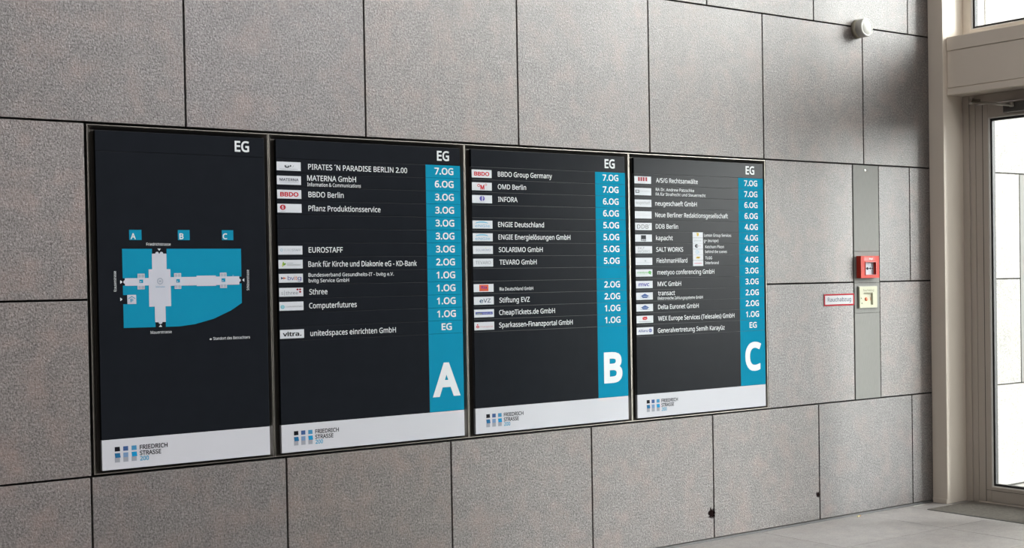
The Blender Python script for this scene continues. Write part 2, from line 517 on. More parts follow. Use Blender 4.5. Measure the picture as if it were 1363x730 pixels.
'U': '717|627 247 620 178 598 116 561 64 508 24 440 -1 355 -10 275 -2 209 22 156 61 119 114 96 176 88 249 88 700 176 700 176 246 188 170 222 114 279 78 360 67 418 72 463 90 498 117 522 153 536 197 540 247 540 700 627 700',
'V': '588|588 700 338 0 250 0 0 700 92 700 250 251 269 196 283 146 294 98 305 146 320 197 338 253 495 700',
'W': '912|899 700 713 0 624 0 487 459 475 501 465 542 456 576 452 597 449 576 441 542 431 500 419 456 286 0 197 0 12 700 104 700 213 273 224 228 233 185 240 144 246 106 252 146 261 189 272 233 283 277 407 700 498 700 626 275 639 229 650 184 658 143 665 106 673 157 684 214 699 274 807 700',
'X': '575|571 0 471 0 285 304 97 0 4 0 236 365 19 700 117 700 288 425 461 700 554 700 337 367',
'Y': '555|277 356 460 700 555 700 322 272 322 0 233 0 233 268 0 700 96 700',
'Z': '561|523 0 37 0 37 67 406 622 49 622 49 700 513 700 513 633 144 78 523 78',
'a': '550|282 534 366 524 425 492 459 437 471 358 471 0 408 0 391 75 387 75 364 48 341 27 315 10 286 -1 252 -8 211 -10 166 -6 126 7 92 28 67 58 50 98 45 146 61 216 107 267 185 300 297 314 386 317 386 348 379 404 358 439 324 458 277 465 237 462 199 452 129 425 103 489 140 506 184 521 232 531|308 254 225 244 172 223 144 189 134 145 141 107 161 80 192 65 230 60 291 69 341 97 374 143 385 210 385 257',
'b': '603|170 564 168 501 165 456 170 456 196 487 231 512 276 529 332 534 393 527 446 504 490 466 523 413 542 345 549 263 542 180 522 112 490 59 446 21 393 -2 332 -10 276 -4 231 13 196 37 170 67 163 67 145 0 83 0 83 745 170 745|318 463 268 457 229 442 202 415 183 377 173 327 170 266 170 262 178 176 201 113 247 75 320 62 381 75 425 114 451 177 460 264 451 350 425 413 381 450',
'c': '471|294 -10 228 -3 170 19 122 55 85 107 62 175 54 260 62 348 86 418 124 470 174 507 233 528 300 535 339 533 377 527 411 518 438 507 412 435 357 452 326 458 298 460 250 454 211 437 181 409 160 371 147 321 143 261 147 203 160 154 181 115 210 87 247 70 293 65 334 67 369 74 429 95 429 19 402 6 371 -2 336 -8',
'd': '603|270 -10 209 -2 156 20 113 58 80 111 60 179 54 262 61 345 80 413 113 466 157 505 210 528 271 535 309 533 342 525 371 513 395 497 416 478 433 458 439 458 436 496 433 535 433 745 520 745 520 0 450 0 437 71 433 71 416 49 395 30 370 14 342 1 308 -7|283 62 354 73 400 107 426 165 434 245 434 261 426 347 402 411 356 451 282 464 221 450 178 408 152 344 143 260 152 176 178 114 222 75',
'e': '553|286 535 349 528 402 506 445 470 477 423 496 365 503 298 503 246 143 246 156 168 189 110 241 75 311 64 358 66 400 73 439 84 479 100 479 25 439 9 400 -1 357 -8 307 -10 237 -2 175 21 124 58 86 111 62 178 54 259 61 339 83 407 118 462 164 502 221 527|285 465 230 455 188 425 159 378 145 315 413 315 409 357 399 393 382 423 357 446 325 460',
'f': '337|325 459 193 459 193 0 107 0 107 459 15 459 15 499 107 528 107 559 112 620 127 669 152 705 185 730 227 745 277 750 335 745 379 732 357 665 321 675 278 679 241 672 214 650 198 613 193 560 193 525 325 525',
'g': '603|270 535 319 530 363 516 402 491 434 456 439 456 451 525 520 525 520 -9 513 -77 494 -134 462 -178 417 -210 358 -229 284 -235 230 -233 180 -227 135 -217 95 -202 95 -123 136 -140 182 -153 234 -161 289 -164 350 -154 396 -124 425 -77 434 -16 434 5 435 39 437 70 433 70 403 35 365 10 321 -5 271 -10 208 -2 154 22 111 62 68 148 54 262 68 374 111 461 154 502 207 527|281 463 241 457 206 439 179 410 159 371 147 321 143 261 152 175 179 112 223 74 283 61 321 63 352 71 378 84 399 103 415 129 426 160 433 197 435 241 435 262 431 326 419 377 398 416 369 442 330 458',
'h': '606|170 526 168 488 165 453 171 453 189 478 213 498 240 514 270 525 301 532 334 534 393 529 441 514 478 489 505 452 521 403 526 342 526 0 441 0 441 336 434 392 413 431 376 455 324 463 271 457 231 441 203 413 184 376 173 329 170 272 170 0 83 0 83 745 170 745',
'i': '253|170 525 170 0 83 0 83 525|127 723 146 719 162 709 174 692 177 668 174 644 162 626 146 616 127 613 108 616 91 626 80 644 76 668 80 692 91 709 108 719',
'j': '253|22 -235 -22 -232 -54 -224 -54 -154 -24 -161 11 -164 39 -159 63 -147 78 -122 83 -81 83 525 170 525 170 -78 166 -124 154 -163 134 -194 106 -217 69 -231|76 668 80 692 91 709 108 719 127 723 146 719 162 709 174 692 177 668 174 644 162 626 146 616 127 613 108 616 91 626 80 644',
'k': '524|169 356 167 315 165 271 169 271 186 293 210 323 231 348 399 525 500 525 287 301 515 0 411 0 228 245 169 193 169 0 83 0 83 745 169 745',
'l': '253|170 0 83 0 83 745 170 745',
'm': '917|660 535 738 524 793 490 826 430 837 342 837 0 752 0 752 338 745 392 726 431 693 455 645 463 580 452 536 419 511 364 503 290 503 0 418 0 418 338 415 376 406 407 391 432 371 449 344 459 310 463 262 457 226 441 200 414 183 376 173 329 170 273 170 0 83 0 83 525 153 525 166 454 171 454 189 479 211 500 237 515 265 526 295 533 325 535 381 530 427 514 462 486 486 447 491 447 522 486 563 514 610 530',
'n': '606|336 535 419 524 478 490 514 430 526 342 526 0 441 0 441 336 434 392 413 431 376 455 324 463 250 450 203 414 178 354 170 273 170 0 83 0 83 525 153 525 166 454 171 454 190 479 214 500 242 515 272 526 303 533',
'o': '593|540 264 536 202 523 148 502 101 474 62 439 31 397 8 348 -5 295 -10 245 -5 199 8 158 31 123 62 94 101 72 148 58 202 54 264 61 344 83 411 119 464 168 503 228 527 298 535 365 527 424 503 473 464 509 411 532 344|143 264 147 206 159 156 180 116 210 86 249 68 297 62 345 68 384 86 414 116 435 156 447 206 451 264 447 322 434 371 413 410 384 439 345 457 296 463 227 450 179 410 152 347',
'p': '603|333 535 394 528 446 505 490 468 523 415 542 347 549 264 542 181 522 113 490 60 447 21 394 -2 332 -10 294 -7 261 1 232 13 207 29 187 47 170 67 164 67 168 25 170 -20 170 -235 83 -235 83 525 154 525 166 454 170 454 187 475 207 495 232 512 260 525 294 533|318 463 270 458 232 443 204 418 185 382 174 337 170 280 170 264 173 204 183 154 202 114 230 85 269 68 320 62 363 68 399 88 425 119 445 160 456 209 460 265 451 346 425 409 381 449',
'q': '603|433 -11 434 30 438 71 432 71 406 40 370 14 325 -4 268 -10 208 -2 157 20 113 58 80 111 61 179 54 262 61 345 81 413 114 466 158 504 211 528 271 535 327 529 372 512 407 486 434 454 438 454 451 525 520 525 520 -235 433 -235|284 62 333 67 371 81 399 106 419 142 430 187 434 243 434 261 426 349 401 412 355 451 282 464 221 450 177 408 152 344 143 260 152 177 178 114 222 75',
'r': '405|328 535 360 534 390 529 379 450 351 455 323 457 293 454 265 444 239 429 216 408 196 383 182 353 173 319 170 280 170 0 83 0 83 525 154 525 164 429 168 429 186 457 208 483 233 504 262 521 294 532',
's': '470|425 145 419 98 400 60 369 30 327 8 276 -5 216 -10 165 -8 121 -1 84 10 51 24 51 102 86 87 127 73 172 63 218 60 274 65 313 81 335 106 342 137 339 156 331 173 316 188 293 204 259 221 213 239 165 259 125 278 93 300 70 325 55 357 50 396 64 455 104 499 167 526 247 535 294 533 337 526 377 515 415 500 385 431 316 455 279 462 241 465 194 460 160 448 139 427 132 401 136 381 145 364 162 349 188 335 268 301 314 282 353 263 384 241 407 215 421 184',
't': '354|259 61 299 64 332 72 332 6 293 -5 244 -10 205 -6 168 4 137 24 112 54 96 96 90 153 90 459 16 459 16 500 91 534 125 646 176 646 176 525 328 525 328 459 176 459 176 155 182 113 200 84 226 67',
'u': '606|523 525 523 0 452 0 439 70 435 70 416 45 392 25 364 9 334 -1 302 -8 269 -10 211 -5 163 10 126 36 99 73 83 121 77 181 77 525 165 525 165 187 172 132 193 93 229 70 281 62 334 67 374 84 403 111 422 149 433 196 436 252 436 525',
'v': '498|199 0 0 525 92 525 204 216 221 168 236 117 246 76 250 76 261 118 278 169 294 216 406 525 498 525 298 0',
'w': '771|423 297 411 338 400 376 392 410 386 436 382 436 377 410 369 375 359 337 347 296 253 1 155 1 11 526 100 526 173 246 187 189 200 134 207 89 211 89 218 119 226 156 236 195 246 230 339 526 433 526 524 230 538 182 551 133 559 90 563 90 570 132 583 187 598 246 672 526 760 526 614 1 513 1',
'x': '519|208 269 26 525 125 525 260 327 394 525 491 525 310 269 501 0 403 0 260 210 115 0 18 0',
'y': '500|1 525 93 525 207 226 225 175 240 128 251 83 255 83 274 148 300 227 407 525 500 525 274 -73 253 -119 230 -158 202 -191 169 -215 130 -230 82 -235 41 -233 11 -227 11 -159 37 -163 69 -165 97 -162 121 -153 142 -140 159 -121 173 -98 185 -72 213 -2',
'z': '461|423 0 38 0 38 57 321 459 55 459 55 525 416 525 416 461 137 67 423 67',
'´': '275|236 741 211 708 174 667 134 627 96 594 39 594 39 606 71 650 105 702 132 751 236 751',
'ß': '619|512 605 508 574 498 547 483 523 464 502 423 468 388 437 378 421 375 404 376 392 381 380 390 369 406 355 461 317 494 293 522 270 544 245 561 218 571 187 575 150 569 99 551 59 524 28 487 7 443 -6 392 -10 349 -8 311 -1 278 10 250 24 250 101 289 81 338 66 389 60 436 65 467 82 484 109 490 144 488 166 482 186 471 204 453 222 398 262 361 287 334 309 314 331 301 352 294 375 291 399 294 427 304 451 319 471 338 489 378 521 396 537 411 555 421 575 425 600 416 636 390 660 350 674 300 678 267 676 236 669 209 656 188 637 174 610 170 573 170 0 83 0 83 573 90 631 112 677 145 710 189 733 241 746 300 750 360 746 411 734 454 714 485 686 505 650',
'ä': '550|282 534 366 524 425 492 459 437 471 358 471 0 408 0 391 75 387 75 364 48 341 27 315 10 286 -1 252 -8 211 -10 166 -6 126 7 92 28 67 58 50 98 45 146 61 216 107 267 185 300 297 314 386 317 386 348 379 404 358 439 324 458 277 465 237 462 199 452 129 425 103 489 140 506 184 521 232 531|308 254 225 244 172 223 144 189 134 145 141 107 161 80 192 65 230 60 291 69 341 97 374 143 385 210 385 257|138 668 142 690 152 704 167 713 184 716 202 713 217 704 227 690 230 668 227 646 217 631 202 622 184 619 167 622 152 631 142 646|323 668 326 690 336 704 350 713 368 716 385 713 400 704 410 690 414 668 410 646 400 631 385 622 368 619 350 622 336 631 326 646',
'ö': '593|540 264 536 202 523 148 502 101 474 62 439 31 397 8 348 -5 295 -10 245 -5 199 8 158 31 123 62 94 101 72 148 58 202 54 264 61 344 83 411 119 464 168 503 228 527 298 535 365 527 424 503 473 464 509 411 532 344|143 264 147 206 159 156 180 116 210 86 249 68 297 62 345 68 384 86 414 116 435 156 447 206 451 264 447 322 434 371 413 410 384 439 345 457 296 463 227 450 179 410 152 347|160 668 163 690 174 704 188 713 206 716 223 713 238 704 249 690 252 668 249 646 238 631 223 622 206 619 188 622 174 631 163 646|344 668 347 690 357 704 372 713 389 716 407 713 422 704 432 690 435 668 432 646 422 631 407 622 389 619 372 622 357 631 347 646',
'ü': '606|523 525 523 0 452 0 439 70 435 70 416 45 392 25 364 9 334 -1 302 -8 269 -10 211 -5 163 10 126 36 99 73 83 121 77 181 77 525 165 525 165 187 172 132 193 93 229 70 281 62 334 67 374 84 403 111 422 149 433 196 436 252 436 525|166 668 169 690 179 704 194 713 212 716 229 713 244 704 254 690 258 668 254 646 244 631 229 622 212 619 194 622 179 631 169 646|350 668 353 690 363 704 378 713 395 716 412 713 427 704 438 690 441 668 438 646 427 631 412 622 395 619 378 622 363 631 353 646',
' ': '260',
}

CAPH = 0.7


def thicken(p, d):
    """moves an outline outwards by d (holes shrink), corners mitred"""
    n = len(p)
    out = []
    nr = []
    for i in range(n):
        ex, ey = p[(i + 1) % n][0] - p[i][0], p[(i + 1) % n][1] - p[i][1]
        l = math.hypot(ex, ey)
        nr.append((-ey / l, ex / l))
    for i in range(n):
        a, b = nr[i - 1], nr[i]
        k = max(0.45, 1 + a[0] * b[0] + a[1] * b[1])
        out += [p[i][0] + d * (a[0] + b[0]) / k, p[i][1] + d * (a[1] + b[1]) / k]
    return out


_glyph = {}


def glyph(ch, bold):
    """one character as (points, triangles), strokes thickened by bold"""
    key = (ch, bold)
    if key not in _glyph:
        vs, es = [], []
        for sp in GLYPHS[ch].split('|')[1:]:
            v = [int(q) for q in sp.split()]
            n = len(v) // 2
            if bold:
                v = thicken([(v[2 * i], v[2 * i + 1]) for i in range(n)], bold * 1000)
            k = len(vs)
            vs += [Vector((v[2 * i] / 1000, v[2 * i + 1] / 1000)) for i in range(n)]
            es += [(k + i, k + (i + 1) % n) for i in range(n)]
        if vs:
            r = delaunay_2d_cdt(vs, es, [], 0, 1e-6)
            P = [tuple(p) for p in r[0]]

            def inside(f):
                cx, cy = sum(P[i][0] for i in f) / 3, sum(P[i][1] for i in f) / 3
                w = 0
                for a, b in es:
                    (ax, ay), (bx, by) = vs[a], vs[b]
                    if (ay > cy) != (by > cy) and cx < ax + (cy - ay) * (bx - ax) / (by - ay):
                        w += 1 if by > ay else -1
                return w != 0

            _glyph[key] = (P, [tuple(f) for f in r[2] if inside(f)])
        else:
            _glyph[key] = ([], [])
    return _glyph[key]


def _raw(s, bold, spacing):
    """flat lettering from the outlines above"""
    V, F, x = [], [], 0
    for ch in s:
        p, f = glyph(ch, bold)
        k = len(V)
        V += [(x + q[0], q[1], 0) for q in p]
        F += [tuple(k + i for i in t) for t in f]
        x += int(GLYPHS[ch].split('|')[0]) * spacing / 1000
    me = bpy.data.meshes.new('lettering')
    me.from_pydata(V, [], F)
    return me


def letters(s, x0, x1, z, cap, y, bold=0.012, spacing=1.0, rot=0):
    """lettering as a flat mesh: left edge x0, right edge x1, baseline z, capital height cap.
    rot=90: runs upwards; then x0..x1 are heights and z is the x of the baseline"""
    me = _raw(s, bold, spacing)
    xs = [v.co.x for v in me.vertices]
    a, b = min(xs), max(xs)
    sx = (x1 - x0) / (b - a)
    sz = cap / CAPH
    for v in me.vertices:
        px, pz = x0 + (v.co.x - a) * sx, v.co.y * sz
        if rot == 90:
            v.co = (z - pz, y, px)
        else:
            v.co = (px, y, z + pz)
    return me


# ------------------------------------------------------------------ room shell
HC = 8.0
XW = 5.165           # where the stone wall meets the entrance post
XD = 5.37            # plane of the entrance glazing
ROWS = (0.012, 0.7212, 1.4586, 2.1953, 3.0512, 3.907, 4.763, 5.619, 6.475, 7.331, HC)
GAP = 0.009


def slab_wall(cells, name, backing, y=0.0, base=JOINT, stone=None):
    mb = MB()
    lay = mb.bm.loops.layers.color.new('tone')
    rnd = random.Random(11)
    for (x0, x1, z0, z1) in cells:
        n0 = len(mb.bm.faces)
        mb.box(x0 + GAP / 2, x1 - GAP / 2, y, y + 0.03, z0 + GAP / 2, z1 - GAP / 2, stone or STONE, 0.0012)
        mb.bm.faces.ensure_lookup_table()
        t = rnd.uniform(0.93, 1.05)
        w = rnd.uniform(-0.012, 0.012)
        for f in mb.bm.faces[n0:]:
            for l in f.loops:
                l[lay] = (t + w, t, t - w, 1)
    n0 = len(mb.bm.faces)
    mb.box(*backing, base)
    o = mb.build(name)
    return o


cells = []
XL = -4.95


def row(z0, z1, joints, x0, x1):
    xs = [x0] + [j for j in joints if x0 + 0.02 < j < x1 - 0.02] + [x1]
    for a, b in zip(xs, xs[1:]):
        cells.append((a, b, z0, z1))


odd = [-4.95 + 0.9 * k for k in range(12)]      # ... -0.45, 0.45 ... 4.95
even = [-4.5 + 0.9 * k for k in range(11)]      # ... 0, 0.9 ... 4.5
row(ROWS[0], ROWS[1], odd, XL, XW + .01)
for z0, z1, right in ((ROWS[1], ROWS[2], [4.639, XW + .01]), (ROWS[2], ROWS[3], [4.639, 4.95, XW + .01])):
    row(z0, z1, odd, XL, -0.445)
    cells.append((3.608, 4.390, z0, z1))
    for a, b in zip(right, right[1:]):
        cells.append((a, b, z0, z1))
row(ROWS[3], ROWS[4], even, XL, XW + .01)
row(ROWS[4], ROWS[5], odd, XL, XW + .01)
row(ROWS[5], ROWS[6], even, XL, XW + .01)
row(ROWS[6], ROWS[7], odd, XL, XW + .01)
row(ROWS[7], ROWS[8], even, XL, XW + .01)
row(ROWS[8], ROWS[9], odd, XL, XW + .01)
row(ROWS[9], ROWS[10], even, XL, XW + .01)
struct(slab_wall(cells, 'wall_back', (XL, XW + 0.4, 0.03, 0.20, 0.0, HC)))

mb = MB()
lay = mb.bm.loops.layers.color.new('tone')
fx = [-4.95, -4.57, -3.67, -2.77, -1.87, -0.97, -0.07, 0.83, 1.73, 2.63, 3.53, 4.43, 4.88]
fy = [-8.0, -7.52, -6.62, -5.72, -4.82, -3.92, -3.02, -2.12, -1.22, -0.62, 0.0]
rnd = random.Random(5)
for a, b in zip(fx, fx[1:]):
    for c, d in zip(fy, fy[1:]):
        n0 = len(mb.bm.faces)
        mb.box(a + .0022, b - .0022, c + .0022, d - .0022, -0.03, 0.0, FLOOR)
        mb.bm.faces.ensure_lookup_table()
        t = rnd.uniform(0.96, 1.03)
        for f in mb.bm.faces[n0:]:
            for l in f.loops:
                l[lay] = (t, t, t, 1)
n0 = len(mb.bm.faces)
for bx in ((4.8812, XW + .25, -0.16, 0.0), (4.8812, XW + .25, -8.0, -2.2)):
    mb.box(*bx, -0.03, 0.0, FLOOR)
mb.bm.faces.ensure_lookup_table()
for f in mb.bm.faces[n0:]:
    for l in f.loops:
        l[lay] = (1, 1, 1, 1)
mb.box(-4.95, 5.6, -8.0, 0.05, -0.10, -0.03, mat('floor_joint_mortar', (0.16, 0.15, 0.14), 0.9))
struct(mb.build('floor'))

mb = MB()
mb.box(XL, XW, -0.006, 0.0299, 0.0, 0.0125, mat('grey_skirting_strip', (0.10, 0.10, 0.10), 0.6))
struct(mb.build('baseboard_back'))
mb = MB()
mb.box(XL, 5.6, -8.0, 0.2, HC, HC + .2, PLASTER)
struct(mb.build('ceiling'))
mb = MB()
mb.box(XL - 0.2, XL, -8.0, 0.2, -0.1, HC + .2, DARKWALL)
struct(mb.build('wall_left'))
mb = MB()
mb.box(XL - 0.2, 5.6, -8.2, -8.0, -0.1, HC + .2, DARKWALL)
struct(mb.build('wall_front'))
YG = -3.9            # far end of the glazed entrance
mb = MB()
mb.box(5.2, 5.6, -8.0, YG, 0.0, 4.30, PLASTER)
struct(mb.build('wall_right'))

# ------------------------------------------------------------------ entrance: post, beam, window, door
mb = MB()
mb.box(5.155, XD + 0.10, -0.115, -0.0005, 0.0, HC - .01, ALU, 0.004)
mb.box(5.150, 5.1555, -0.1125, -0.003, 0.0, 0.03, ALU, 0.001)
struct(mb.build('trim_1'), 'slim painted metal post between the stone wall and the glass entrance', 'post')
mb = MB()
mb.box(5.20, XD + 0.12, YG, -0.1165, 2.662, 3.030, ALU)
mb.box(5.190, 5.20, YG, -0.1185, 2.947, 3.036, ALU, 0.003)
mb.box(5.194, 5.20, YG, -0.1235, 2.706, 2.943, ALU, 0.002)
mb.box(5.190, 5.20, YG, -0.1185, 2.660, 2.702, ALU, 0.003)
struct(mb.build('trim_2'), 'horizontal painted metal transom beam above the glass door', 'beam')


def glazed(root, y0, y1, z0, z1, ws, wt, wb, sash='frame', x=XD, dep=0.06, m=None):
    """a frame of four mitred rails round a pane with black gasket; y0 > y1"""
    m = m or ALU
    mb = MB()
    mb.box(x, x + dep, y0 - ws, y0, z0, z1, m, 0.003)
    mb.box(x, x + dep, y1, y1 + ws, z0, z1, m, 0.003)
    mb.box(x + .0004, x + dep - .0004, y1 + ws, y0 - ws, z1 - wt, z1, m, 0.003)
    mb.box(x + .0004, x + dep - .0004, y1 + ws, y0 - ws, z0, z0 + wb, m, 0.003)
    fr = mb.build(sash, root)
    a0, a1, b0, b1 = y0 - ws, y1 + ws, z0 + wb, z1 - wt
    mb = MB()
    g, xx = 0.006, x + 0.006
    for q in ((a0 - g, a0, b0, b1), (a1, a1 + g, b0, b1), (a1 + g, a0 - g, b0, b0 + g), (a1 + g, a0 - g, b1 - g, b1)):
        mb.box(xx, xx + 0.045, *q, BEAD)
    mb.build('glazing_bead', fr)
    mb = MB()
    a0, a1, b0, b1 = a0 - g, a1 + g, b0 + g, b1 - g
    g, xx = 0.014, x + 0.018
    for q in ((a0 - g, a0, b0, b1), (a1, a1 + g, b0, b1), (a1 + g, a0 - g, b0, b0 + g), (a1 + g, a0 - g, b1 - g, b1)):
        mb.box(xx, xx + 0.03, *q, GASKET)
    mb.build('gasket', fr)
    mb = MB()
    mb.box(xx + 0.006, xx + 0.012, a1 + g * .5, a0 - g * .5, b0 + g * .5, b1 - g * .5, GLASS)
    mb.build('pane', fr)
    return fr


w1 = bpy.data.objects.new('window_1', None)
COL.objects.link(w1)
w1.location = (0, 0, 0)
struct(w1, 'fixed upper window above the transom beam of the entrance', 'window')
glazed(w1, -0.1155, -1.3145, 3.031, HC - .01, 0.062, 0.06, 0.062)
mb = MB()
mb.box(XD, XD + 0.08, -1.345, -1.315, 0.0, HC - .01, ALU, 0.003)
struct(mb.build('trim_3'), 'slim painted metal post on the far side of the glass door', 'post')
w2 = bpy.data.objects.new('window_2', None)
COL.objects.link(w2)
struct(w2, 'upper entrance window beyond the second post', 'window')
glazed(w2, -1.3455, -3.3, 3.031, HC - .01, 0.062, 0.06, 0.062)
w3 = bpy.data.objects.new('window_3', None)
COL.objects.link(w3)
struct(w3, 'floor to beam entrance window beyond the second post', 'window')
glazed(w3, -1.3455, -3.3, 0.0, 2.661, 0.062, 0.06, 0.10)
w4 = bpy.data.objects.new('window_4', None)
COL.objects.link(w4)
struct(w4, 'upper entrance window next to the side wall', 'window')
glazed(w4, -3.301, YG, 3.031, HC - .01, 0.062, 0.06, 0.062)
w5 = bpy.data.objects.new('window_5', None)
COL.objects.link(w5)
struct(w5, 'floor to beam entrance window next to the side wall', 'window')
glazed(w5, -3.301, YG, 0.0, 2.661, 0.062, 0.06, 0.10)

d1 = bpy.data.objects.new('door_1', None)
COL.objects.link(d1)
struct(d1, 'glazed entrance door in a painted metal frame beside the stone wall', 'door')
mb = MB()
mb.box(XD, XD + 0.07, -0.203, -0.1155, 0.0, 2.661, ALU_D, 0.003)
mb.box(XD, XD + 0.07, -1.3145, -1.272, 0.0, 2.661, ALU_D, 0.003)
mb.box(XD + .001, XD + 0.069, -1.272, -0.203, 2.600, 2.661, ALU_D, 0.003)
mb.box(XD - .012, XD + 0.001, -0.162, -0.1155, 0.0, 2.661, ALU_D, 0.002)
mb.build('door_frame', d1)
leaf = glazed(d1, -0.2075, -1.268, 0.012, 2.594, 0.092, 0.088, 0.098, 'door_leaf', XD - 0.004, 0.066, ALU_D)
mb = MB()
mb.box(XD - 0.0045, XD + .01, -0.262, -0.2582, 0.014, 2.592, GASKET)
mb.box(XD - 0.0045, XD + .01, -1.217, -0.262, 0.0875, 0.0895, GASKET)
mb.build('groove', leaf)
mb = MB()
mb.box(XD - 0.055, XD - .004, -0.74, -0.445, 2.520, 2.580, mat('closer_dark_metal', (0.10, 0.095, 0.09), 0.4, 0.6), 0.005)
cl = mb.build('door_closer', d1)
mb = MB()
mb.tube((XD - 0.085, -0.232, 2.612), (XD - 0.075, -0.515, 2.560), 0.0085, FRAME)
mb.tube((XD - 0.085, -0.232, 2.596), (XD - 0.085, -0.232, 2.622), 0.014, FRAME)
mb.box(XD - 0.09, XD - .0005, -0.245, -0.222, 2.618, 2.632, FRAME, 0.002)
mb.tube((XD - 0.062, -0.515, 2.550), (XD - 0.062, -0.515, 2.584), 0.015, FRAME)
mb.build('closer_arm', cl)
mb = MB()
mb.tube((XD - 0.06, -1.215, 0.85), (XD - 0.06, -1.215, 1.45), 0.014, STEEL)
for z in (0.92, 1.38):
    mb.tube((XD - 0.06, -1.215, z), (XD - 0.003, -1.215, z), 0.009, STEEL)
mb.build('pull_handle', leaf)
mb = MB()
mb.box(XD - .002, XD + 0.09, -1.272, -0.203, 0.0005, 0.011, ALU)
mb.build('threshold', d1)

mb = MB()
mb.box(4.882, XD - 0.004, -2.199, -0.161, -0.029, 0.003, MATF)
k = 4.892
while k < XD - 0.02:
    mb.box(k, k + 0.010, -2.195, -0.165, 0.003, 0.0055, MATF)
    k += 0.022
for q in ((4.8815, 4.8865, -2.1995, -0.1605), (4.8865, XD - 0.004, -0.166, -0.1605)):
    mb.box(*q, -0.029, 0.0045, STEEL)
o = mb.build('entrance_mat')
o['label'] = 'dark grey entrance mat let into the floor in front of the glass door'
o['category'] = 'door mat'

# outside: the stone wall runs on past the entrance, with a strip of paving
cells = []
YO = 0.05
ex = [XD + 0.13, 5.857, 6.757, 7.657, 8.557, 9.457]
for i, (z0, z1) in enumerate(zip(ROWS, ROWS[1:])):
    if i in (1, 2):
        cells.append((XD + 0.13, 6.240, z0, z1))
        cells.append((6.485, 7.2, z0, z1))
        cells.append((7.2, 9.457, z0, z1))
    else:
        for a, b in zip(ex, ex[1:]):
            cells.append((a, b, z0, z1))
struct(slab_wall(cells, 'wall_outside', (XD + 0.13, 9.46, YO + 0.03, YO + 0.2, 0.0, HC), YO, mat('outdoor_joint_glare', (0.16, 0.16, 0.155), 0.9), STONE_OUT))  # joints greyed, daylight glare put into their colour too
mb = MB()
mb.box(6.245, 6.48, YO - 0.001, YO + 0.029, ROWS[1] + .004, ROWS[3] - .004, STEEL, 0.001)
o = mb.build('outdoor_steel_strip')
o['label'] = 'narrow metal strip in the bright stone wall outside the glass door'
o['category'] = 'wall panel'
mb = MB()
mb.box(5.6, 16, -14, YO + 0.03, -0.10, 0.0, mat('outdoor_paving', (0.40, 0.39, 0.37), 0.85, 0, 0.08, 3))
struct(mb.build('ground'))

# ------------------------------------------------------------------ directory boards
Z0 = 0.742
BH = 1.424
RT, PITCH = 1.3375, 0.0636
YS = -0.0060          # front of the slats
YT = -0.0066          # front of lettering
XC = 0.802            # left edge of the blue column


def frame_part(root, x0, x1, w):
    """stainless tray: bright lip, sloping sides, dark back"""
    mb = MB()
    z0, z1 = 0.7285 - Z0, 2.1885 - Z0
    lip, yb = 0.0030, 0.016
    O = [(x0, z0), (x1, z0), (x1, z1), (x0, z1)]
    Lp = [(x0 + lip, z0 + lip), (x1 - lip, z0 + lip), (x1 - lip, z1 - lip), (x0 + lip, z1 - lip)]
    bw = 0.017
    I = [(x0 + lip + bw, z0 + lip + bw * .5), (x1 - lip - bw, z0 + lip + bw * .5), (x1 - lip - bw, z1 - lip - bw), (x0 + lip + bw, z1 - lip - bw)]
    for k in range(4):
        l = (k + 1) % 4
        P = lambda p, y: (p[0], y, p[1])
        mb.poly([P(O[k], 0.025), P(O[l], 0.025), P(O[l], -0.004), P(O[k], -0.004)], FRAME)
        mb.poly([P(O[k], -0.004), P(O[l], -0.004), P(Lp[l], -0.004), P(Lp[k], -0.004)], FRAME)
        mb.poly([P(Lp[k], -0.004), P(Lp[l], -0.004), P(I[l], yb), P(I[k], yb)], BEVEL)
    mb.poly([(p[0], yb, p[1]) for p in I], TRAY)
    mb.poly([(p[0], 0.025, p[1]) for p in O[::-1]], TRAY)
    return mb.build('steel_frame', root)


def emblem_and_footer(root, w, dx):
    ft = MB().box(0, w, YS, 0.010, 0.0, 0.1275, WHITE, 0.0008).build('footer_plate', root)
    ft['label'] = 'white footer plate of the board'
    mb = MB()
    grey = ink((166, 170, 180))
    tops = (ink((8, 8, 22)), ink((66, 98, 152)), ink((76, 150, 194)))
    mids = (ink((36, 112, 160)), ink((128, 160, 200)), ink((20, 150, 205)))
    for i in range(3):
        x = 0.0628 + dx + 0.0365 * i
        sk = (0.0015, 0.0, 0.0006)[i]
        mb.flat([(x, .0765), (x + .0215 + sk, .0765), (x + .0215, .0955), (x, .0955)], YT, tops[i])
        mb.rect(x, .0300, x + .0215, .0495, YT, grey)
        e = (0.0035, 0.0, 0.0030)[i]
        mb.flat([(x - e * .2, .069), (x + .0215 + e * .2, .069), (x + .0215 + e, .0495), (x + e * .5, .0495)], YT, mids[i])
    mb.build('emblem', ft)
    dk = ink((16, 18, 28))
    mb = MB()
    mb.mesh(letters('FRIEDRICH', .1715 + dx, .2955 + dx, .0770, .0178, YT, .024), m=dk)
    mb.mesh(letters('STRASSE', .1710 + dx, .2660 + dx, .0522, .0178, YT, .024), m=dk)
    mb.mesh(letters('200', .1720 + dx, .2110 + dx, .0292, .0178, YT, .022), m=ink((38, 160, 205)))
    mb.build('footer_lettering', ft)
    return ft


def header(root, w, ex0, ex1):
    h = MB().box(0, w, YS, 0.010, RT + .0008, BH, BLACK, 0.0010).build('header_plate', root)
    MB().mesh(letters('EG', ex0, ex1, 1.3605, .0445, YT, .028), m=INK).build('header_lettering', h)


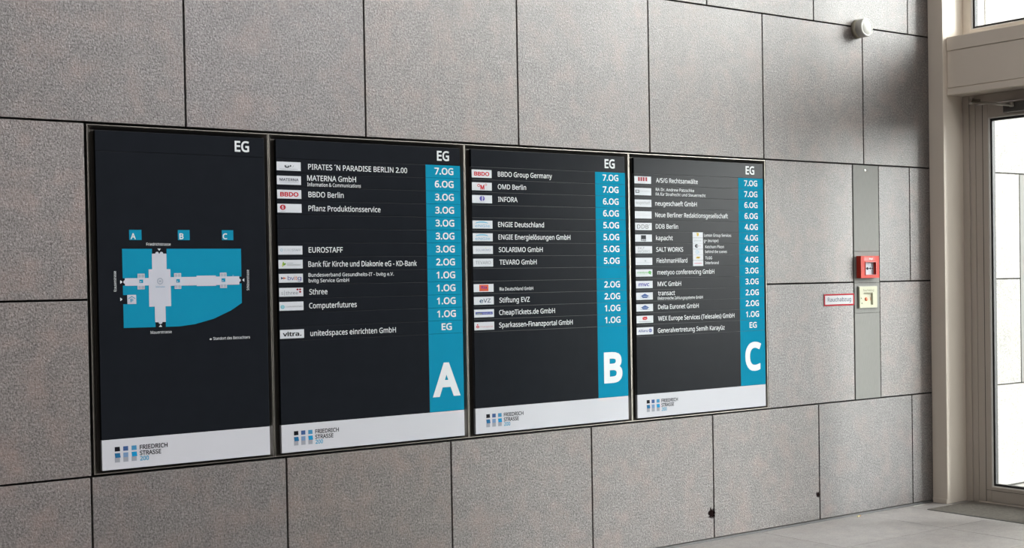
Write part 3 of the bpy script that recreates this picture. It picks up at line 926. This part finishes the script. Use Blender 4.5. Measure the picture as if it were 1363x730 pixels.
# --- small printed logos; u, v run 0..1 over the plate
BLU, RDD, GRY = (44, 60, 120), (190, 30, 45), (120, 128, 136)
LOGO = {
    'A1': [('disc', .43, .48, .10, .17, (44, 52, 58)), ('disc', .43, .56, .06, .12, (196, 204, 210)), ('rect', .33, .40, .37, .62, (44, 52, 58)), ('rect', .55, .44, .60, .64, (44, 52, 58)), ('poly', ((.65, .42), (.67, .42), (.71, .62), (.70, .62)), (110, 116, 122)), ('text', 'Pirates N Paradise', .12, .86, .12, .10, .0, (130, 138, 146))],
    'A2': [('text', 'MATERNA', .11, .90, .42, .30, .022, (34, 42, 62)), ('rect', .12, .26, .90, .30, (160, 168, 178))],
    'A3': [('text', 'BBDO', .12, .88, .26, .46, .045, (196, 30, 44))],
    'A4': [('disc', .22, .60, .12, .31, (184, 26, 44)), ('text', '6', .18, .26, .42, .36, .02, (214, 220, 228)), ('rect', .13, .12, .32, .15, (140, 146, 152))],
    'A7': [('ring', .13, .52, .055, .16, (150, 190, 216)), ('text', 'EURO', .24, .54, .40, .24, .0, (176, 190, 204)), ('text', 'STAFF', .56, .93, .40, .24, .006, (134, 146, 160))],
    'A8': [('poly', ((.14, .44), (.22, .44), (.22, .78), (.18, .78)), (150, 186, 70)), ('poly', ((.20, .30), (.30, .50), (.30, .62), (.20, .62)), (112, 160, 60)), ('poly', ((.12, .34), (.18, .20), (.20, .46)), (190, 196, 80)), ('rect', .34, .60, .60, .64, (150, 160, 160)), ('rect', .34, .44, .92, .48, (150, 160, 160)), ('rect', .34, .34, .90, .38, (160, 170, 170))],
    'A9': [('poly', ((.09, .36), (.20, .50), (.09, .66)), (30, 30, 90)), ('poly', ((.18, .36), (.31, .50), (.18, .66)), (206, 120, 92)), ('text', 'bv', .36, .63, .28, .46, .004, (72, 72, 150)), ('text', 'it', .64, .76, .28, .46, .004, (214, 120, 76)), ('text', 'g', .77, .93, .28, .46, .004, (72, 72, 150))],
    'A10': [('text', 's', .08, .17, .22, .38, .0, (140, 150, 156)), ('rect', .21, .12, .225, .72, (140, 150, 156)), ('text', 'three', .27, .78, .22, .38, .0, (120, 130, 136)), ('disc', .76, .80, .045, .11, (150, 14, 30)), ('disc', .87, .80, .045, .11, (150, 14, 30)), ('disc', .87, .52, .045, .11, (150, 14, 30))],
    'A11': [('disc', .13, .42, .085, .22, (112, 190, 206)), ('ring', .13, .42, .045, .11, (206, 226, 232)), ('text', 'COMPUTERFUTURES', .26, .96, .36, .15, .0, (130, 140, 146))],
    'A13': [('text', 'vitra.', .11, .89, .28, .46, .035, (14, 14, 20))],
    'B1': [('text', 'BBDO', .12, .88, .26, .46, .045, (206, 44, 58))],
    'B2': [('ring', .34, .62, .075, .19, (206, 40, 50)), ('text', 'M', .42, .62, .14, .52, .05, (206, 40, 50)), ('ring', .70, .74, .055, .14, (206, 40, 50))],
    'B3': [('disc', .50, .58, .13, .33, (98, 88, 176)), ('poly', ((.49, .20), (.53, .20), (.53, .94), (.49, .94)), (220, 224, 236)), ('poly', ((.53, .62), (.58, .58), (.58, .66), (.53, .70)), (190, 186, 226)), ('rect', .37, .12, .64, .16, (170, 174, 186))],
    'B5': [('arc', .46, .12, .34, .90, (120, 196, 228)), ('text', 'eNGie', .12, .86, .18, .30, .006, (110, 182, 220))],
    'B7': [('text', 'SOLARIMO', .14, .88, .36, .26, .0, (128, 136, 176)), ('disc', .64, .76, .02, .05, (206, 206, 120))],
    'B8': [('text', 'TEVARO', .12, .88, .30, .40, -.004, (120, 128, 134))],
    'B10': [('rect', .28, .10, .74, .92, (226, 100, 62)), ('text', 'Ria', .37, .66, .42, .34, .03, (92, 40, 140)), ('text', 'Geldtransfer', .34, .68, .20, .10, .0, (150, 60, 60))],
    'B11': [('text', 'e', .28, .46, .24, .50, .02, (40, 88, 120)), ('text', 'VZ', .47, .84, .26, .50, .006, (44, 62, 92))],
    'B12': [('rect', .07, .34, .93, .68, (70, 82, 168)), ('rect', .09, .36, .30, .48, (126, 152, 176)), ('text', 'cheap', .12, .40, .42, .16, .01, (206, 206, 90)), ('text', 'tickets.de', .42, .88, .42, .16, .01, (206, 212, 236))],
    'B13': [('disc', .17, .42, .075, .18, (204, 44, 52)), ('disc', .16, .70, .03, .07, (204, 44, 52)), ('text', 'S', .14, .20, .32, .20, .02, (226, 222, 226)), ('text', 'Finanzportal', .30, .92, .32, .20, .0, (214, 130, 132))],
    'C1': [('rect', .22, .34, .32, .90, (160, 40, 54)), ('rect', .36, .34, .46, .90, (160, 40, 54)), ('rect', .50, .34, .60, .90, (160, 40, 54)), ('rect', .66, .34, .76, .90, (160, 40, 54)), ('rect', .34, .10, .66, .13, (180, 184, 190))],
    'C2': [('rect', .05, .32, .28, .74, (70, 74, 80)), ('rect', .09, .42, .24, .66, (206, 212, 218)), ('text', 'Patzschke', .34, .90, .46, .20, .0, (180, 186, 194))],
    'C3': [('text', 'neugeschaeft', .06, .92, .36, .42, -.004, (140, 150, 154))],
    'C4': [('rect', .06, .64, .58, .67, (190, 196, 202)), ('rect', .06, .42, .92, .45, (196, 202, 208))],
    'C5': [('text', 'DDB', .12, .80, .20, .56, -.002, (30, 34, 40)), ('ring', .86, .74, .03, .08, (30, 34, 40))],
    'C6': [('rect', .34, .34, .64, .90, (36, 38, 44)), ('text', 'kap', .34, .64, .10, .22, .03, (60, 64, 70)), ('rect', .46, .52, .60, .58, (60, 62, 68))],
    'C7': [('text', 'SYLT', .14, .54, .56, .30, .0, (76, 80, 84)), ('text', 'WORKS', .14, .88, .10, .36, -.008, (136, 142, 146))],
    'C8': [('disc', .58, .56, .05, .12, (176, 186, 192)), ('text', 'FleishmanHillard', .10, .90, .24, .13, .0, (170, 178, 184))],
    'C9': [('text', 'meetyoo', .08, .76, .44, .26, .03, (130, 190, 130)), ('disc', .84, .56, .09, .23, (96, 180, 96)), ('poly', ((.82, .34), (.92, .22), (.90, .44)), (96, 180, 96)), ('rect', .08, .24, .70, .27, (160, 200, 160))],
    'C10': [('text', 'mvc', .16, .80, .28, .50, .03, (62, 62, 160))],
    'C11': [('poly', ((.24, .48), (.52, .86), (.80, .48)), (62, 94, 156)), ('disc', .52, .44, .18, .20, (52, 78, 136)), ('rect', .40, .42, .66, .52, (150, 176, 214)), ('poly', ((.24, .24), (.80, .24), (.80, .28), (.24, .28)), (62, 94, 156))],
    'C13': [('poly', ((.36, .44), (.46, .84), (.64, .88), (.54, .40)), (206, 52, 60)), ('disc', .50, .64, .15, .24, (206, 52, 60)), ('rect', .44, .58, .58, .63, (236, 190, 190)), ('rect', .12, .16, .90, .20, (90, 92, 98))],
    'C14': [('text', 'Allianz', .10, .68, .36, .32, .02, (62, 74, 150)), ('ring', .82, .54, .10, .26, (62, 74, 150)), ('rect', .79, .40, .85, .68, (92, 102, 170))],
}
LOGO['B6'] = LOGO['B5']
LOGO['C12'] = LOGO['C11']
SUB = {
    'C6.1': [('poly', ((.42, .30), (.56, .30), (.62, .9), (.38, .9)), (216, 186, 70))],
    'C6.2': [('text', 'gpluseurope', .10, .84, .40, .30, .0, (150, 158, 160))],
    'C7.1': [('disc', .36, .56, .16, .34, (36, 38, 42)), ('disc', .42, .56, .06, .16, (200, 206, 212)), ('rect', .56, .52, .78, .60, (206, 150, 160))],
    'C7.2': [('ring', .40, .50, .16, .34, (176, 206, 226)), ('text', 'bts', .40, .70, .34, .34, .0, (176, 206, 226))],
    'C8.1': [('poly', ((.26, .36), (.60, .30), (.74, .62), (.40, .70)), (206, 176, 60)), ('rect', .42, .44, .58, .54, (120, 100, 50))],
    'C8.2': [('rect', .12, .42, .86, .54, (214, 120, 136))],
}


def logo_mesh(spec, x0, z0, x1, z1, y):
    mb = MB()
    W, H = x1 - x0, z1 - z0
    X = lambda u: x0 + u * W
    Z = lambda v: z0 + v * H
    yy = y
    for e in spec:
        yy -= 0.00012
        m = ink(e[-1])
        if e[0] == 'text':
            mb.mesh(letters(e[1], X(e[2]), X(e[3]), Z(e[4]), e[5] * H, yy, e[6]), m=m)
        elif e[0] == 'rect':
            mb.rect(X(e[1]), Z(e[2]), X(e[3]), Z(e[4]), yy, m)
        elif e[0] == 'poly':
            mb.flat([(X(u), Z(v)) for u, v in e[1]], yy, m)
        elif e[0] == 'disc':
            mb.disc(X(e[1]), Z(e[2]), e[3] * W, yy, m, e[4] * H)
        elif e[0] == 'ring':
            mb.ring(X(e[1]), Z(e[2]), e[3] * W * .62, e[3] * W, yy, m, sz=(e[4] * H) / (e[3] * W))
        elif e[0] == 'arc':
            n = 14
            pts = []
            for k in range(n + 1):
                a = math.radians(20 + 140 * k / n)
                pts.append((X(e[1]) + e[3] * W * math.cos(a), Z(.56) + .34 * H * math.sin(a)))
            for k in range(n, -1, -1):
                a = math.radians(20 + 140 * k / n)
                pts.append((X(e[1]) + e[3] * W * .98 * math.cos(a), Z(.56) + .18 * H * math.sin(a)))
            i = mb.mi(m)
            for k in range(n):
                q = [pts[k], pts[k + 1], pts[2 * n - k], pts[2 * n + 1 - k]]
                mb.flat(q, yy, m)
    return mb


NAMES = {
    'A': [(1, 'PIRATES ´N PARADISE BERLIN 2.00', .1620, .6961, 0), (2, 'MATERNA GmbH', .1560, .4126, .0118), (2.3, 'Information & Communications', .1560, .4377, -.0179),
          (3, 'BBDO Berlin', .1606, .3448, 0), (4, 'Pflanz Produktionsservice', .1592, .5433, 0), (7, 'EUROSTAFF', .1563, .3345, 0),
          (8, 'Bank für Kirche und Diakonie eG - KD-Bank', .1532, .7417, -.002), (9.3, 'Bundesverband Gesundheits-IT - bvitg e.V.', .1530, .6102, .0118),
          (9.3, 'bvitg Service GmbH', .1532, .3647, -.0142), (10, 'Sthree', .1554, .2494, -.002), (11, 'Computerfutures', .1532, .4037, -.002), (13, 'unitedspaces einrichten GmbH', .1564, .6162, -.002)],
    'B': [(1, 'BBDO Group Germany', .1629, .5105, 0), (2, 'OMD Berlin', .1616, .3401, 0), (3, 'INFORA', .1619, .2841, 0), (5, 'ENGIE Deutschland', .1592, .4523, 0),
          (6, 'ENGIE Energielösungen GmbH', .1595, .6259, 0), (7, 'SOLARIMO GmbH', .1605, .4411, 0), (8, 'TEVARO GmbH', .1637, .4003, 0),
          (10.3, 'Ria Deutschland GmbH', .1617, .3750, -.0086), (11, 'Stiftung EVZ', .1596, .3515, -.001), (12, 'CheapTickets.de GmbH', .1565, .5150, 0), (13, 'Sparkassen-Finanzportal GmbH', .1552, .6322, 0)],
    'C': [(1, 'A/S/G Rechtsanwälte', .1609, .4787, 0), (2.3, 'RA Dr. Andrew Patzschke', .1579, .4496, .0129), (2.3, 'FA für Strafrecht und Steuerrecht', .1574, .5379, -.0129),
          (3, 'neugeschaeft GmbH', .1524, .4688, 0), (4, 'Neue Berliner Redaktionsgesellschaft', .1511, .7138, 0), (5, 'DDB Berlin', .1538, .3219, 0), (6, 'kapacht', .1545, .2799, 0),
          (6.3, 'Lemon Group Services', .5217, .7386, .0164), (6.3, 'g+ (europe)', .5190, .6356, -.0136), (7, 'SALT WORKS', .1546, .3579, 0), (7.3, 'Ketchum Pleon', .5293, .6784, .0149),
          (7.3, 'behind the scenes', .5288, .7022, -.0130), (8, 'FleishmanHillard', .1566, .3887, .002), (8.3, 'TLGG', .5281, .5827, .0155), (8.3, 'Interbrand', .5275, .6349, -.0126),
          (9, 'meetyoo conferencing GmbH', .1607, .5983, .001), (10, 'MVC GmbH', .1614, .3385, 0), (11, 'transact', .1636, .2903, .0128), (11.3, 'Elektronische Zahlungssysteme GmbH', .1610, .5054, -.0159),
          (12, 'Delta Euronet GmbH', .1622, .4718, 0), (13, 'WEX Europe Services (Telesales) GmbH', .1609, .7554, 0), (14, 'Generalvertretung Semih Karayüz', .1574, .6747, -.003)],
}
LEVELS = {
    'A': '7.OG 6.OG 3.OG 3.OG 3.OG 3.OG 3.OG 2.OG 1.OG 1.OG 1.OG 1.OG EG'.split(),
    'B': ['7.OG', '7.OG', '6.OG', '6.OG', '5.OG', '5.OG', '5.OG', '5.OG', '', '2.OG', '2.OG', '1.OG', '1.OG'],
    'C': '7.OG 7.OG 6.OG 6.OG 4.OG 4.OG 4.OG 4.OG 3.OG 3.OG 2.OG 2.OG 1.OG EG'.split(),
}
BIG = {'A': (.8206, .984, .2105), 'B': (.843, .9725, .2140), 'C': (.8403, .9735, .2230)}


def directory(key, bx, x0, x1, label, W=1.005):
    root = thing('directory_board', label, 'sign', (bx, 0, Z0), 'wall directory boards')
    frame_part(root, x0 - bx, x1 - bx, W)
    MB().box(0.002, W - 0.002, -0.003, 0.0155, 0.002, BH - 0.002, BLACK if key == 'A' else EDGE).build('board_panel', root)
    header(root, W, .8695 if key != 'C' else .8640, .9405 if key != 'C' else .9360)
    emblem_and_footer(root, W, {'A': 0, 'B': .003, 'C': .005}[key])
    lv = LEVELS[key]
    n = len(lv)
    names = {}
    for r, s, a, b, dz in NAMES[key]:
        names.setdefault(int(r), []).append((r - int(r), s, a, b, dz))
    slat_me = floor_me = None
    for k in range(1, n + 1):
        zt = RT - PITCH * (k - 1)
        zb = zt - PITCH
        zc = (zt + zb) / 2
        sl = MB().box(0, XC, YS, -0.002, zb + .0008, zt - .0008, BLACK, 0.0010).build('name_slat', root)
        code = key + str(k)
        if code in LOGO:
            px0, px1 = .0022, .1240
            pz0, pz1 = zc - .0225, zc + .0170
            pl = MB().box(px0, px1, -0.0068, -0.0058, pz0, pz1, PLATE, 0.0002).build('logo_plate', sl)
            pl['label'] = 'small white logo plate'
            logo_mesh(LOGO[code], px0, pz0, px1, pz1, -0.0070).build('logo_print', sl)
        for q, zz in (('.1', (.0010, .0315)), ('.2', (-.0315, -.0005))):
            if code + q in SUB:
                a, b = zc + zz[0], zc + zz[1]
                pl = MB().box(.4330, .5120, -0.0068, -0.0058, a, b, PLATE, 0.0002).build('logo_plate', sl)
                pl['label'] = 'small white logo plate'
                logo_mesh(SUB[code + q], .4330, a, .5120, b, -0.0070).build('logo_print', sl)
        if k in names:
            for fr, s, a, b, dz in names[k]:
                if fr > 0.2:
                    cap, bold = .0160, .008
                else:
                    cap, bold = .0243, .010
                MB().mesh(letters(s, a, b, zc + dz - cap * .5 - .0012, cap, YT, bold), m=INK).build('company_lettering', sl)
        fs = MB().box(XC + .0006, W, YS, -0.002, zb + (.0006 if k < n else .0006), zt - .0006, TEAL, 0.0006).build('floor_slat', root)
        if k == 1:
            fs['label'] = 'petrol blue floor number slat'
        else:
            fs['label'] = 'petrol blue floor number slat'
        if lv[k - 1]:
            if lv[k - 1] == 'EG':
                a, b = .8790, .9390
            else:
                a, b = (.8540, .9645) if key != 'C' else (.8500, .9590)
            MB().mesh(letters(lv[k - 1], a, b, zc - .0135, .0310, YT, .026), m=INK).build('floor_lettering', fs)
    ze = RT - PITCH * n
    lo = MB().box(0, XC, YS, -0.002, .1290, ze - .0008, BLACK, 0.0010).build('blank_panel', root)
    fo = MB().box(XC + .0006, W, YS, -0.002, .1290, ze - .0006, TEAL, 0.0006).build('block_letter_panel', root)
    fo['label'] = 'petrol blue panel with a big white letter'
    a, b, z = BIG[key]
    MB().mesh(letters(key, a, b, z, .1475, YT, .045), m=INK).build('block_letter', fo)
    return root


# --- the site plan board
MX = -0.4052
root = thing('directory_board', 'narrow dark board with a blue site plan, leftmost of the wall boards', 'sign', (MX, 0, Z0), 'wall directory boards')
MW = 0.772
frame_part(root, -0.4385 - MX, 0.3875 - MX, MW)
MB().box(0.002, MW - 0.002, -0.003, 0.0155, 0.002, BH - 0.002, BLACK).build('board_panel', root)
header(root, MW, .6290, .6985)
emblem_and_footer(root, MW, -.0075)
body = MB().box(0, MW, YS, -0.002, .1290, RT - .0008, BLACK, 0.0010).build('plan_panel', root)
mb = MB()
DK, PW, PG = BLACK, ink((206, 210, 222)), ink((172, 182, 194))
curve = [(.648, .6874), (.5943, .6549), (.513, .6213), (.4254, .6004), (.3551, .5932), (.2935, .5931), (.106, .5945)]
mb.flat([(.106, .9282), (.6490, .9285)] + curve, YT, TEAL)
y1, y2, y3, y4 = YT - .0002, YT - .0004, YT - .0006, YT - .0008
for q in ((.2370, .9065, .3022, .9292), (.2461, .5922, .292, .6158), (.1050, .7732, .1144, .8041), (.6384, .7742, .6498, .8045), (.1045, .695, .1235, .7334)):
    mb.rect(*q, y1, DK)
for q in ((.2361, .8405, .3007, .9074), (.2195, .6815, .3175, .8408), (.2438, .6143, .2917, .6816), (.1150, .7723, .2196, .8040), (.3170, .7691, .6376, .8060), (.4365, .7660, .5267, .8108)):
    y2 -= .00012
    mb.rect(*q, y2, PW)
y3, y4 = y2 - .0002, y2 - .0004
for q in ((.1704, .8028, .2021, .8227), (.1693, .7559, .201, .7745), (.3333, .8043, .3653, .823), (.3345, .7552, .365, .774), (.5456, .8031, .5774, .8229), (.5453, .7551, .5779, .7743)):
    mb.rect(*q, y3, PW)
    for s in (0.08, 0.54):
        w = q[2] - q[0]
        mb.rect(q[0] + w * s, q[1] + .003, q[0] + w * (s + .38), q[3] - .003, y4, PG)
for q in ((.1780, .7830, .1942, .7974), (.3430, .7824, .3590, .7973), (.5530, .7822, .5700, .7980)):
    mb.rect(*q, y4, TEAL)
    mb.rect(q[0] + .003, q[1] + .003, q[0] + .008, q[1] + .0075, y4 - .0002, PW)
mb.ring(.2698, .7896, .010, .0140, y4, PG)
mb.rect(.264, .786, .2755, .793, y4, PG)
mb.rect(.1239, .6950, .1623, .7335, y2, PW)
mb.flat([(.1285, .716), (.143, .725), (.1580, .716), (.1580, .719), (.143, .7285), (.1285, .719)], y4, TEAL)
mb.rect(.1370, .7020, .1400, .7170, y4, TEAL)
mb.ring(.1435, .7120, .0028, .0056, y4, TEAL)
for (cx, cz) in ((.259, .9074), (.2785, .9074), ):
    mb.disc(cx, cz, .0078, y2, PW, n=16)
mb.disc(.2677, .6143, .0085, y2, PW, n=16)
mb.disc(.1150, .7885, .0070, y2, PW, n=16)
mb.disc(.6376, .7885, .0070, y2, PW, n=16)
mb.disc(.608, .8095, .004, y4, ink((90, 170, 205)), n=12)
for (cx, cz, d) in ((.269, .9247, 'd'), (.2677, .5985, 'u'), (.0994, .7885, 'r'), (.6569, .7892, 'l'), (.0977, .7156, 'r')):
    s = .0075
    P = {'d': ((-1, .6), (1, .6), (0, -.6)), 'u': ((-1, -.6), (1, -.6), (0, .6)), 'r': ((-.6, -1), (-.6, 1), (.6, 0)), 'l': ((.6, -1), (.6, 1), (-.6, 0))}[d]
    mb.flat([(cx + s * a, cz + s * b) for a, b in P], y2, INK)
for q in ((.1383, .9655, .1923, 1.0087), (.3552, .9658, .4086, 1.0094), (.5595, .9665, .6135, 1.0100)):
    mb.rect(*q, YT, TEAL)
mb.disc(.4965, .5320, .0052, YT, INK, .0038, n=14)
mb.build('site_plan', body)
for s, a, b, z in (('A', .1430, .1665, .9700), ('B', .3613, .3803, .9705), ('C', .5626, .5845, .9712)):
    MB().mesh(letters(s, a, b, z, .0235, y2, .03), m=INK).build('entrance_letter', body)
for s, a, b, z, r in (('Friedrichstrasse', .2128, .3214, .9420, 0), ('Mauerstrasse', .2231, .3175, .5655, 0), ('Krausenstrasse', .7490, .8345, .0778, 90), ('Schützenstrasse', .7434, .8343, .6850, 90)):
    MB().mesh(letters(s, a, b, z, .0120, YT, .006, rot=r), m=INK).build('street_lettering', body)
MB().mesh(letters('Standort des Betrachters', .5085, .6839, .5280, .0120, YT, .006), m=INK).build('legend_lettering', body)
MB().mesh(letters('Information', .2500, .2910, .7625, .0060, y4, .004), m=ink((60, 150, 190))).build('plan_caption', body)

directory('A', .4248, .3905, 1.4565, 'dark tenant directory board with the big letter A at the foot of its blue column')
directory('B', 1.4970, 1.4595, 2.5370, 'dark tenant directory board with the big letter B at the foot of its blue column', 1.0125)
directory('C', 2.5745, 2.5400, 3.6030, 'dark tenant directory board with the big letter C at the foot of its blue column', 1.0070)

# ------------------------------------------------------------------ steel service strip with its devices
root = thing('steel_service_strip', 'tall narrow brushed steel strip set in the stone wall beside the post', 'wall panel', (4.3945, 0, 0.7255))
SW = 0.2405
SH = 2.1910 - 0.7255
for a, b in ((0.0, 0.538), (0.540, 0.727), (0.729, 0.925), (0.927, SH)):
    MB().box(0, SW, -0.002, 0.0298, a, b, STEEL, 0.0008).build('cover_plate', root)
mb = MB()
mb.lathe([(0, .0045), (.006, .004), (.0095, .0015), (.0100, 0)], (.1130, -.002, 1.4330), (0, -1, 0), mat('bright_screw', (0.85, 0.85, 0.83), 0.2, 0.9), 20)
mb.build('screw', root, True)

# red fire alarm box
RW, RH, RD = 0.176, 0.138, 0.034
root = thing('fire_alarm_box', 'red fire alarm call point with a white window on the steel strip', 'fire alarm', (4.4150, -0.0032, 1.4840))
mb = MB()
wx0, wx1, wz0, wz1 = .044, .142, .021, .098      # window opening
yf = -RD
mb.box(0, wx0, yf, 0, 0, RH, RED)
mb.box(wx1, RW, yf, 0, 0, RH, RED)
mb.box(wx0, wx1, yf, 0, 0, wz0, RED)
mb.box(wx0, wx1, yf, 0, wz1, RH, RED)
mb.box(wx0, wx1, -0.010, 0, wz0, wz1, RED)
body = mb.build('housing', root)
bmesh_b = MB()
for q in ((.040, wx0, wz0 - .004, wz1 + .004), (wx1, .146, wz0 - .004, wz1 + .004), (wx0, wx1, wz0 - .004, wz0), (wx0, wx1, wz1, wz1 + .004)):
    bmesh_b.box(q[0], q[1], yf - .003, yf + .004, q[2], q[3], REDDARK, 0.0006)
bmesh_b.build('window_rim', body)
mb = MB()
mb.box(wx0, wx1, -0.018, -0.010, wz0, wz1, ink((214, 218, 228)))
pl = mb.build('call_plate', root)
pl['label'] = 'white call plate with a black dot between arrows'
mb = MB()
cz = (wz0 + wz1) / 2
cx = (wx0 + wx1) / 2 - .012
bk = ink((18, 22, 34))
mb.disc(cx, cz, .0095, -.0186, bk)
mb.rect(wx0 + .006, cz - .0018, wx1 - .006, cz + .0018, -.0184, bk)
mb.flat([(cx - .030, cz + .008), (cx - .014, cz), (cx - .030, cz - .008)], -.0188, bk)
mb.flat([(cx + .030, cz + .008), (cx + .014, cz), (cx + .030, cz - .008)], -.0188, bk)
mb.build('call_mark', pl)
mb = MB()
mb.rect(.030, .109, .128, .129, yf - .0008, REDDARK)
iw = ink((236, 214, 210))
mb.rect(.078, .113, .094, .125, yf - .0012, iw)                       # house on fire symbol
mb.flat([(.096, .112), (.108, .112), (.112, .120), (.106, .128), (.103, .121), (.099, .126)], yf - .0012, iw)
mb.flat([(.058, .121), (.068, .117), (.072, .121), (.066, .126)], yf - .0012, ink((230, 120, 110)))
mb.disc(.019, .060, .006, yf - .0008, REDDARK)
mb.build('fire_symbol', body)

# cream smoke vent switch
root = thing('smoke_vent_switch', 'cream smoke vent switch box with an orange button below the red alarm', 'switch', (4.4270, -0.0032, 1.2975))
CW, CH, CD = .169, .133, .012
wx0, wx1, wz0, wz1 = .040, .126, .018, .090
mb = MB()
for q in ((0, wx0, 0, CH), (wx1, CW, 0, CH), (wx0, wx1, 0, wz0), (wx0, wx1, wz1, CH)):
    mb.box(q[0], q[1], -CD, 0, q[2], q[3], CREAM)
mb.box(wx0, wx1, -.003, 0, wz0, wz1, CREAM)
body = mb.build('housing', root)
mb = MB()
for q in ((-.004, 0, -.004, CH + .004), (CW, CW + .004, -.004, CH + .004), (0, CW, -.004, 0), (0, CW, CH, CH + .004)):
    mb.box(q[0], q[1], -.006, 0, q[2], q[3], mat('grey_bezel', (0.30, 0.30, 0.27), 0.5))
mb.build('bezel', root)
mb = MB()
mb.lathe([(0, .006), (.011, .005), (.013, .001), (.013, 0)], ((wx0 + wx1) / 2 - .010, -.003, (wz0 + wz1) / 2), (0, -1, 0), mat('orange_button_plastic', (0.75, 0.17, 0.08), 0.4), 24)
o = mb.build('push_button', body, True)
o['label'] = 'orange push button'
mb = MB()
gk = ink((112, 112, 96))
mb.mesh(letters('Rauchabzug', .034, .136, .1035, .0125, -CD - .0005, .0), m=gk)
mb.rect(wx0, wz1 + .001, wx1, wz1 + .005, -CD - .0004, ink((140, 140, 120)))
mb.flat([(.010, .054), (.020, .060), (.010, .066)], -CD - .0004, gk)
mb.flat([(.014, .026), (.022, .034), (.026, .024)], -CD - .0004, gk)
cxx, czz = (wx0 + wx1) / 2 - .010, (wz0 + wz1) / 2
mb.ring(cxx + .032, czz, .007, .012, -.0034, ink((226, 130, 90)), a0=-70, a1=70)
mb.ring(cxx - .018, czz, .007, .012, -.0034, ink((226, 160, 130)), a0=110, a1=250)
mb.build('switch_lettering', body)

# smoke vent sign
root = thing('smoke_vent_sign', 'small white sign with a red border left of the steel strip', 'sign', (4.1070, 0, 1.3160))
SWD, SHT = .282, .0735
mb = MB().box(0, SWD, -.003, 0, 0, SHT, ink((226, 228, 232)), 0.0008)
pl = mb.build('sign_plate', root)
mb = MB()
t = .0095
for q in ((0, 0, t * 1.15, SHT), (SWD - t * 1.15, 0, SWD, SHT), (t, 0, SWD - t, t), (t, SHT - t, SWD - t, SHT)):
    mb.rect(*q, -.0036, ink((186, 24, 46)))
mb.build('sign_border', pl)
MB().mesh(letters('Rauchabzug', .034, .252, .0265, .0250, -.0036, .006), m=ink((84, 92, 118))).build('sign_lettering', pl)

# round white siren
root = thing('wall_siren', 'round white siren mounted high on the stone wall near the post', 'siren', (4.4520, 0, 3.0390))
MB().lathe([(0, 0), (.0585, 0), (.0585, .026), (.0565, .028), (.0540, .028)], (0, 0, 0), (0, -1, 0), SIRENB).build('back_box', root, True)
MB().lathe([(.0540, .026), (.0540, .031), (.0580, .033), (.0580, .070), (.0560, .077), (.0500, .080), (.0470, .078), (.0450, .0765), (.0430, .0785), (0, .083)], (0, 0, 0), (0, -1, 0), SIREN).build('siren_cover', root, True)

# litter by the wall
mb = MB()
mb.box(-.011, .011, -.004, .004, .0006, .0080, ink((232, 220, 170)), .0015)
mb.box(.011, .024, -.0038, .0038, .0008, .0078, ink((196, 140, 76)), .0015)
o = mb.build('paper_scrap', None)
o.location = (4.355, -0.042, 0)
o.rotation_euler = (0, 0, 0.15)
o['label'] = 'tiny yellow scrap lying on the floor at the foot of the stone wall'
o['category'] = 'litter'
mb = MB()
for i in range(7):
    a = -0.065 + 0.019 * i
    mb.box(a, a + .019, -.004 + .003 * math.sin(i * 1.7), .004 + .003 * math.sin(i * 1.7), .0006, .0030 + .0012 * (i % 2), ink((222, 222, 216)), .0006)
o = mb.build('paper_strip', None)
o.location = (4.965, -0.030, 0)
o.rotation_euler = (0, 0, 0.08)
o['label'] = 'thin crumpled white strip lying on the floor beside the post'
o['category'] = 'litter'
